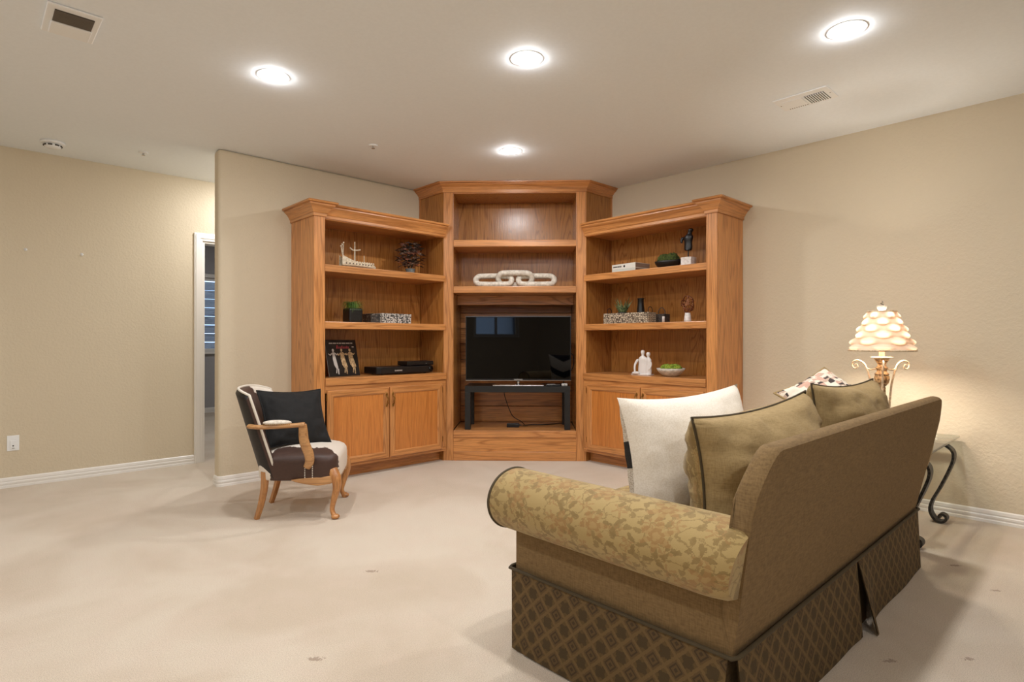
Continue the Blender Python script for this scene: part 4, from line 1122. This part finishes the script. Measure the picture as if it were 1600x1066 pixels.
for i in range(4):
    a, b = Vector(loop[i]), Vector(loop[(i + 1) % 4]); path += [a.lerp(b, .01 + .98 * k / 12) for k in range(13)]
MB().tube(path, .0065, 6, closed=True).build('skirt_piping', M['welt'], SO, smooth=True)

# throw pillows on the sofa
M['ivory'] = cloth('ivory_cotton', (240, 231, 217), (228, 217, 200), 200, .85, .15, .2, False)
def woven():
    t = NT('woven_black_white'); o = t.obj(); s = t.n('ShaderNodeSeparateXYZ', {'Vector': o})
    band = t.math('GREATER_THAN', t.math('SINE', t.math('ADD', t.math('MULTIPLY', s.outputs[1], 26.0), t.math('MULTIPLY', t.math('ABSOLUTE', s.outputs[0]), 9.0))), .35)
    n = t.noise(o, 240, 2); t.bump(n, .9, .008)
    return t.set(color=t.mix(band, t.ramp(n, [(.38, lin((170, 148, 120))), (.5, lin((232, 224, 210)))]), lin((26, 25, 26))), rough=.95)
M['woven'] = woven()
pillow('throw_pillow', 'large ivory throw pillow with black woven front propped behind the near arm', (1.985, 1.12, .685), RV * .85 + FV * .53, FV * .82 - RV * .51 - UPV * .12, .66, .49, .30, M['woven'], M['ivory'], None, 5, math.radians(-2), wr=.006)
def blocks():
    t = NT('block_print'); o = t.map(t.obj(), (34, 52, 1), rot=(0, 0, .15)); f = t.vmath('FLOOR', o)
    wn = t.n('ShaderNodeTexWhiteNoise', {'Vector': t.vmath('MULTIPLY', f, (1, 1, 0))}, noise_dimensions='3D').outputs['Value']
    big = t.noise(t.obj(), 14, 2)
    v = t.math('ADD', t.math('MULTIPLY', wn, .7), t.math('MULTIPLY', big, .6))
    c = t.ramp(v, [(0.0, lin((72, 62, 60))), (.42, lin((196, 170, 150))), (.52, lin((234, 222, 204))), (.86, lin((210, 170, 150)))]); c.node.color_ramp.interpolation = 'CONSTANT'
    return t.set(color=c, rough=.9)
M['blocks'] = blocks()
pillow('throw_pillow', 'small cream and charcoal block print pillow beside the lamp end cushion', (3.20, 1.03, .815), RV * .9 + UPV * .38 + FV * .1, -FV * .62 + UPV * .80 - RV * .12, .36, .36, .15, M['blocks'], M['olive_linen'], M['olive_linen'], 7, math.radians(8))

# ================================================================== END TABLE AND LAMP
TZ = .52
TB = thing('end_table', 'glass topped end table with scrolled dark iron legs between sofa and wall', 'table', (0, 0, 0))
def glass_top():
    t = NT('clear_table_glass'); tr = t.n('ShaderNodeBsdfTransparent', {'Color': (.86, .90, .87)}); gl = t.n('ShaderNodeBsdfGlossy', {'Roughness': 0.02})
    fr = t.n('ShaderNodeFresnel', {'IOR': 1.5}); mx = t.n('ShaderNodeMixShader'); t.put(mx.inputs[0], fr.outputs[0])
    t.t.links.new(tr.outputs[0], mx.inputs[1]); t.t.links.new(gl.outputs[0], mx.inputs[2]); t.t.links.new(mx.outputs[0], t.out.inputs['Surface']); return t.m
M['glass'] = glass_top()
M['wrought'] = speck('wrought_iron', (40, 38, 36), (74, 70, 64), 60, .45, .25, metal=.5)
T0, T1, T2, T3 = 3.60, 4.545, .700, 1.30
MB().box(T0, T1, T2, T3, TZ - .012, TZ).build('glass_top', M['glass'], TB, bevel=.003)
M['glass_edge'] = plain('glass_edge', (150, 152, 140), .2)
fr = MB(); i0 = .05
fr.box(T0 + i0, T1 - i0, T2 + i0, T2 + i0 + .022, TZ - .034, TZ - .0125).box(T0 + i0, T1 - i0, T3 - i0 - .022, T3 - i0, TZ - .034, TZ - .0125)
fr.box(T0 + i0, T0 + i0 + .022, T2 + i0 + .022, T3 - i0 - .022, TZ - .034, TZ - .0125).box(T1 - i0 - .022, T1 - i0, T2 + i0 + .022, T3 - i0 - .022, TZ - .034, TZ - .0125)
fr.build('frame', M['wrought'], TB, bevel=.003)
for (lx, fx) in ((T0 + .12, 1), (T1 - .195, 1)):
    for (ly, sy) in ((T2 + .06, -1), (T3 - .06, 1)):
        v = lambda d, z: (lx, ly - sy * d * -1 if False else ly + sy * d, z)
        pts = bez([v(-.02, .486), v(.02, .480), v(.055, .45), v(.06, .40), v(.035, .32), v(-.005, .22), v(-.045, .13), v(-.055, .07), v(-.035, .025), v(-.005, .008), v(.022, .022), v(.024, .045), v(.004, .056), v(-.010, .044), v(-.006, .032)], 6)
        MB().ribbon(pts, (1, 0, 0), .068, .014, [1.0 if i < len(pts) * .6 else 1.0 - .35 * (i / len(pts) - .6) / .4 for i in range(len(pts))]).build('leg', M['wrought'], TB)

LX, LY = 4.05, 1.004
LM = thing('table_lamp', 'scrolled antique gold table lamp with pleated ivory shade', 'lamp', (LX, LY, TZ + .0005), -YAW)
M['gilt'] = speck('antique_gilt', (120, 84, 48), (206, 172, 124), 90, .5, .5)
M['ivory_metal'] = speck('ivory_iron', (196, 172, 140), (226, 206, 176), 60, .5, .2)
MB().lathe([(.105, 0), (.108, .010), (.085, .022), (.05, .030), (.03, .05), (.022, .09), (.026, .16), (.022, .22), (.020, .29), (.020, .315)], 28).build('base', M['gilt'], LM, smooth=True)
MB().lathe([(.014, .315), (.022, .322), (.036, .340), (.041, .362), (.040, .380), (.034, .388), (.040, .392), (.036, .398), (.026, .405), (.028, .425), (.034, .432), (.024, .440), (.022, .455), (.034, .474), (.040, .484)], 24).build('urn', M['gilt'], LM, smooth=True)
MB().lathe([(.030, .4842), (.058, .492), (.060, .496), (.050, .497), (.016, .494)], 28).build('drip_pan', M['ivory_metal'], LM, smooth=True)
MB().lathe([(.015, .4975), (.015, .57), (.0, .57)], 16).build('candle_sleeve', M['ivory_metal'], LM, smooth=True)
for az in (0, 2.25, 4.2):
    rz = [(.045, .012), (.040, .10), (.046, .20), (.057, .313), (.070, .375), (.085, .428), (.102, .458), (.130, .474), (.155, .468), (.167, .448), (.160, .428), (.144, .424), (.134, .436), (.140, .450), (.150, .447)]
    pts = bez([(r * math.cos(az), r * math.sin(az), z) for r, z in rz], 5); n = len(pts)
    a_ = MB().tube(pts, [.0065 - .0025 * i / n for i in range(n)], 7)
    a_.tube([(.084 * math.cos(az), .084 * math.sin(az), .426), (.06 * math.cos(az), .06 * math.sin(az), .418), (.03 * math.cos(az), .03 * math.sin(az), .424)], .004, 6)
    a_.build('scroll_arm', M['ivory_metal'], LM, smooth=True)
def shade_mat():
    # smocked fabric: double thickness in the folds lets less light through
    t = NT('ivory_shade_fabric'); q = t.n('ShaderNodeSeparateXYZ', {'Vector': t.uv()}); k = t.math('MULTIPLY', q.outputs[1], 6.0)
    m = t.math('SINE', t.math('MULTIPLY', t.math('FRACT', k), PI))
    w = t.math('COSINE', t.math('ADD', t.math('MULTIPLY', q.outputs[0], 12 * PI), t.math('MULTIPLY', t.math('FLOOR', k), PI)))
    thin = t.ramp(t.math('MULTIPLY_ADD', w, .5, t.math('MULTIPLY', m, .5)), [(.25, .0), (.75, 1.0)])
    d = t.n('ShaderNodeBsdfDiffuse', {'Color': lin((232, 208, 184))}); tl = t.n('ShaderNodeBsdfTranslucent', {'Color': t.mix(thin, lin((232, 176, 136)), lin((252, 232, 204)))})
    mx = t.n('ShaderNodeMixShader', {0: t.math('MULTIPLY_ADD', thin, .052, .020)}); t.t.links.new(d.outputs[0], mx.inputs[1]); t.t.links.new(tl.outputs[0], mx.inputs[2]); t.t.links.new(mx.outputs[0], t.out.inputs['Surface']); return t.m
M['shade'] = shade_mat()
SH0, SH1, SR0, SR1 = .537, .774, .176, .076
def shade_fn(a, t):
    r = SR0 + (SR1 - SR0) * t; th = 2 * PI * a; rows = 6; k = t * rows; row = math.floor(min(k, rows - 1e-6)); f = k - row
    w = math.cos(6 * th + row * PI) * .5 + .5
    fold = .024 * (math.sin(PI * f) ** .7) * (.25 + .75 * w) * (r / SR0) - .010 * (1 - w)
    edge = min(1, t * 12, (1 - t) * 12)
    r += fold * edge
    return (r * math.cos(th), r * math.sin(th), SH0 + (SH1 - SH0) * t - .006 * w * edge)
MB().grid(shade_fn, 96, 60, cu=True, uvfn=lambda a, t: (a, t)).build('lamp_shade', M['shade'], LM, smooth=True)
tr_ = MB(); tr_.tube([(SR0 * math.cos(2 * PI * k / 48), SR0 * math.sin(2 * PI * k / 48), SH0) for k in range(48)], .005, 6, closed=True); tr_.tube([(SR1 * math.cos(2 * PI * k / 36), SR1 * math.sin(2 * PI * k / 36), SH1) for k in range(36)], .005, 6, closed=True)
tr_.build('shade_trim', M['ivory_metal'], LM, smooth=True)
hp = MB(); hp.tube([(0, 0, SH1 - .004), (0, 0, SH1 + .012)], .004, 6)
for az in (0, 2.1, 4.2): hp.tube([(0, 0, SH1), (SR1 * math.cos(az), SR1 * math.sin(az), SH1)], .002, 5)
hp.build('shade_spider', M['ivory_metal'], LM)
fi = MB().lathe([(.018, SH1 + .008), (.030, SH1 + .032), (.026, SH1 + .036), (.020, SH1 + .030), (.0, SH1 + .030)], 20).build('finial', plain('cut_crystal', (240, 232, 222), .1, trans=.4), LM, smooth=True)
MB().tube(bez([(0, 0, SH1 + .03), (.010, 0, SH1 + .042), (-.010, 0, SH1 + .048), (.006, 0, SH1 + .055), (0, 0, SH1 + .064)], 4), .0025, 6).build('finial_loop', M['chrome'], fi)
bulb = MB().ball((0, 0, .635), (.028, .028, .036), 10).build('bulb', emitter('warm_bulb', LAMP_COLOR, 12.0), LM, smooth=True)
ld = bpy.data.lights.new('lamp_glow', 'POINT'); ld.energy = LAMP_POWER; ld.color = LAMP_COLOR; ld.shadow_soft_size = .04
lo = bpy.data.objects.new('lamp_glow', ld); COL.objects.link(lo); lo.parent = LM; lo.location = (0, 0, .635)
bulb.visible_shadow = True

# ================================================================== CEILING FIXTURES
CANS = [(1.248, 3.249, 'left of the four recessed lights, above the armchair'), (2.133, 2.139, 'middle recessed light nearest the ceiling center'), (3.037, .897, 'recessed light at upper right above the sofa'), (3.078, 3.262, 'small far recessed light in front of the corner cabinet'),
        (1.25, .90, 'recessed light above the viewer'), (-.6, 3.25, 'recessed light over the left side'), (-.6, .90, 'recessed light left behind the viewer'), (.30, 2.14, None), (1.25, -1.5, 'unseen light added behind the viewer to brighten the sofa back'), (-.6, -1.5, 'recessed light at the back left'), (-2.2, 2.14, 'recessed light at the far left'), (1.95, 5.30, 'recessed light over the hallway'), (2.7, 7.9, 'unseen light added to brighten the room beyond the doorway')]  # right-behind and far-room lights added unseen to brighten sofa back and far wall
for (x, y, lab) in CANS:
    if lab is None: continue
    c = thing('recessed_light', lab, 'ceiling light', (x, y, H), 0, 'recessed ceiling lights')
    MB().lathe([(.0615, -.0003), (.0625, -.0012), (.084, -.0012), (.085, -.0003)], 40, caps=False).build('trim_ring', M['white_plastic'], c)
    MB().lathe([(.0, -.012), (.020, -.0115), (.040, -.0095), (.054, -.006), (.061, -.0012)], 40, caps=False).build('lens', M['can_lens'], c)
vt = thing('ceiling_exhaust_vent', 'large white exhaust vent at the upper left of the ceiling', 'vent', (.36, 3.347, H))
MB().box(-.100, .100, -.155, .155, -.010, -.0005).build('frame', M['white_plastic'], vt, bevel=.005)
MB().box(-.070, .074, -.114, .004, -.0125, -.0101).build('grille_recess', M['vent_dark'], vt)
MB().box(-.075, .080, .006, .135, -.018, -.0101).build('cover', M['white_plastic'], vt, bevel=.006)
for k in range(14):
    y = -.109 + k * .0082
    MB().box(-.070, .074, y, y + .0035, -.0150, -.0126).build('slat', plain('slat_grey', (120, 110, 98), .7) if k == 0 else bpy.data.materials['slat_grey'], vt)
v2 = thing('ceiling_register', 'white ceiling register with louvers above the lamp side of the room', 'vent', (3.71, 1.325, H))
MB().box(-.105, .105, -.155, .155, -.007, -.0005).build('frame', M['white_plastic'], v2, bevel=.004)
MB().box(-.050, .085, -.118, -.006, -.0085, -.0071).build('louver_recess', M['vent_dark'], v2)
MB().box(-.050, .085, .004, .120, -.0095, -.0071).build('damper_plate', M['white_plastic'], v2, bevel=.002)
for k in range(9):
    y = -.115 + k * .0128
    MB().box(-.050, .085, y, y + .006, -.0120, -.0086, Matrix.Identity(4)).build('louver', M['white_plastic'], v2)
for k in range(9):
    y = .010 + k * .0128
    MB().box(.076, .084, y, y + .005, -.0105, -.0096).build('damper_slot', M['vent_dark'], v2)
for (x, y) in ((.0, -.140), (.0, .140)): MB().lathe([(.004, -.0085), (.004, -.0071)], 8, (x, y, 0)).build('screw', M['chrome'], v2)
sd = thing('smoke_detector', 'round white smoke detector on the ceiling near the hall wall', 'smoke detector', (.476, 5.45, H))
MB().lathe([(.075, -.0005), (.075, -.012), (.068, -.016), (.050, -.020)], 32).build('base_plate', M['white_plastic'], sd, smooth=True)
MB().lathe([(.050, -.0201), (.052, -.034), (.044, -.044), (.0, -.046)], 32).build('sensor_cap', M['white_plastic'], sd, smooth=True)
for k in range(8):
    a0 = k * PI / 4 - YAW * 0 - PI / 2 - .62; pts = [(.0535 * math.cos(a0 + q), .0535 * math.sin(a0 + q), -.030) for q in (0, .12, .24, .36, .48)]
    MB().tube(pts, .0055, 6).build('vent_slot', M['vent_dark'], sd)
for (x, y, lab) in ((1.015, 5.258, 'sprinkler head on the ceiling close to the hallway'), (2.235, 3.879, 'sprinkler head on the ceiling in front of the left bookcase')):
    sp = thing('fire_sprinkler', lab, 'sprinkler', (x, y, H), 0, 'ceiling sprinkler heads')
    MB().lathe([(.034, -.0005), (.036, -.003), (.026, -.008), (.012, -.009)], 24).build('escutcheon', M['white_plastic'], sp, smooth=True)
    MB().tube([(0, 0, -.009), (0, 0, -.022)], .007, 8).build('body', M['chrome'], sp)
    MB().lathe([(.012, -.0225), (.013, -.025), (0, -.026)], 14).build('deflector', M['chrome'], sp)

# ================================================================== HALL WALL FITTINGS
ol = thing('wall_outlet', 'white outlet plate low on the hall wall at the left edge', 'outlet', (.270, VL, .336))
MB().box(-.036, .036, -.006, -.0005, -.058, .058).build('plate', M['white_plastic'], ol, bevel=.002)
MB().box(-.018, .018, -.011, -.0061, -.045, .020).build('insert', M['white_plastic'], ol, bevel=.003)
MB().lathe([(.005, 0), (.005, .002), (0, .002)], 12).xform(Matrix.Translation((.0, -.0111, -.020)) @ Matrix.Rotation(PI / 2, 4, 'X')).build('jack', M['vent_dark'], ol)
MB().box(-.008, .008, -.0118, -.0111, -.040, -.036).build('slot', M['vent_dark'], ol)
for (x, z, lab) in ((.343, 1.821, 'left of two small wall anchors on the hall wall'), (.694, 1.818, 'right of two small wall anchors on the hall wall')):
    hk = thing('wall_anchor', lab, 'wall anchor', (x, VL, z), 0, 'wall anchors left on the hall wall')
    MB().lathe([(.011, .0005), (.011, .003), (.006, .006), (.005, .012), (0, .012)], 14).xform(Matrix.Rotation(PI / 2, 4, 'X')).build('anchor_plug', M['white_plastic'], hk, smooth=True)
    MB().lathe([(.0025, .0121), (.0025, .014), (0, .014)], 8).xform(Matrix.Rotation(PI / 2, 4, 'X')).build('screw_head', M['chrome'], hk, smooth=True)
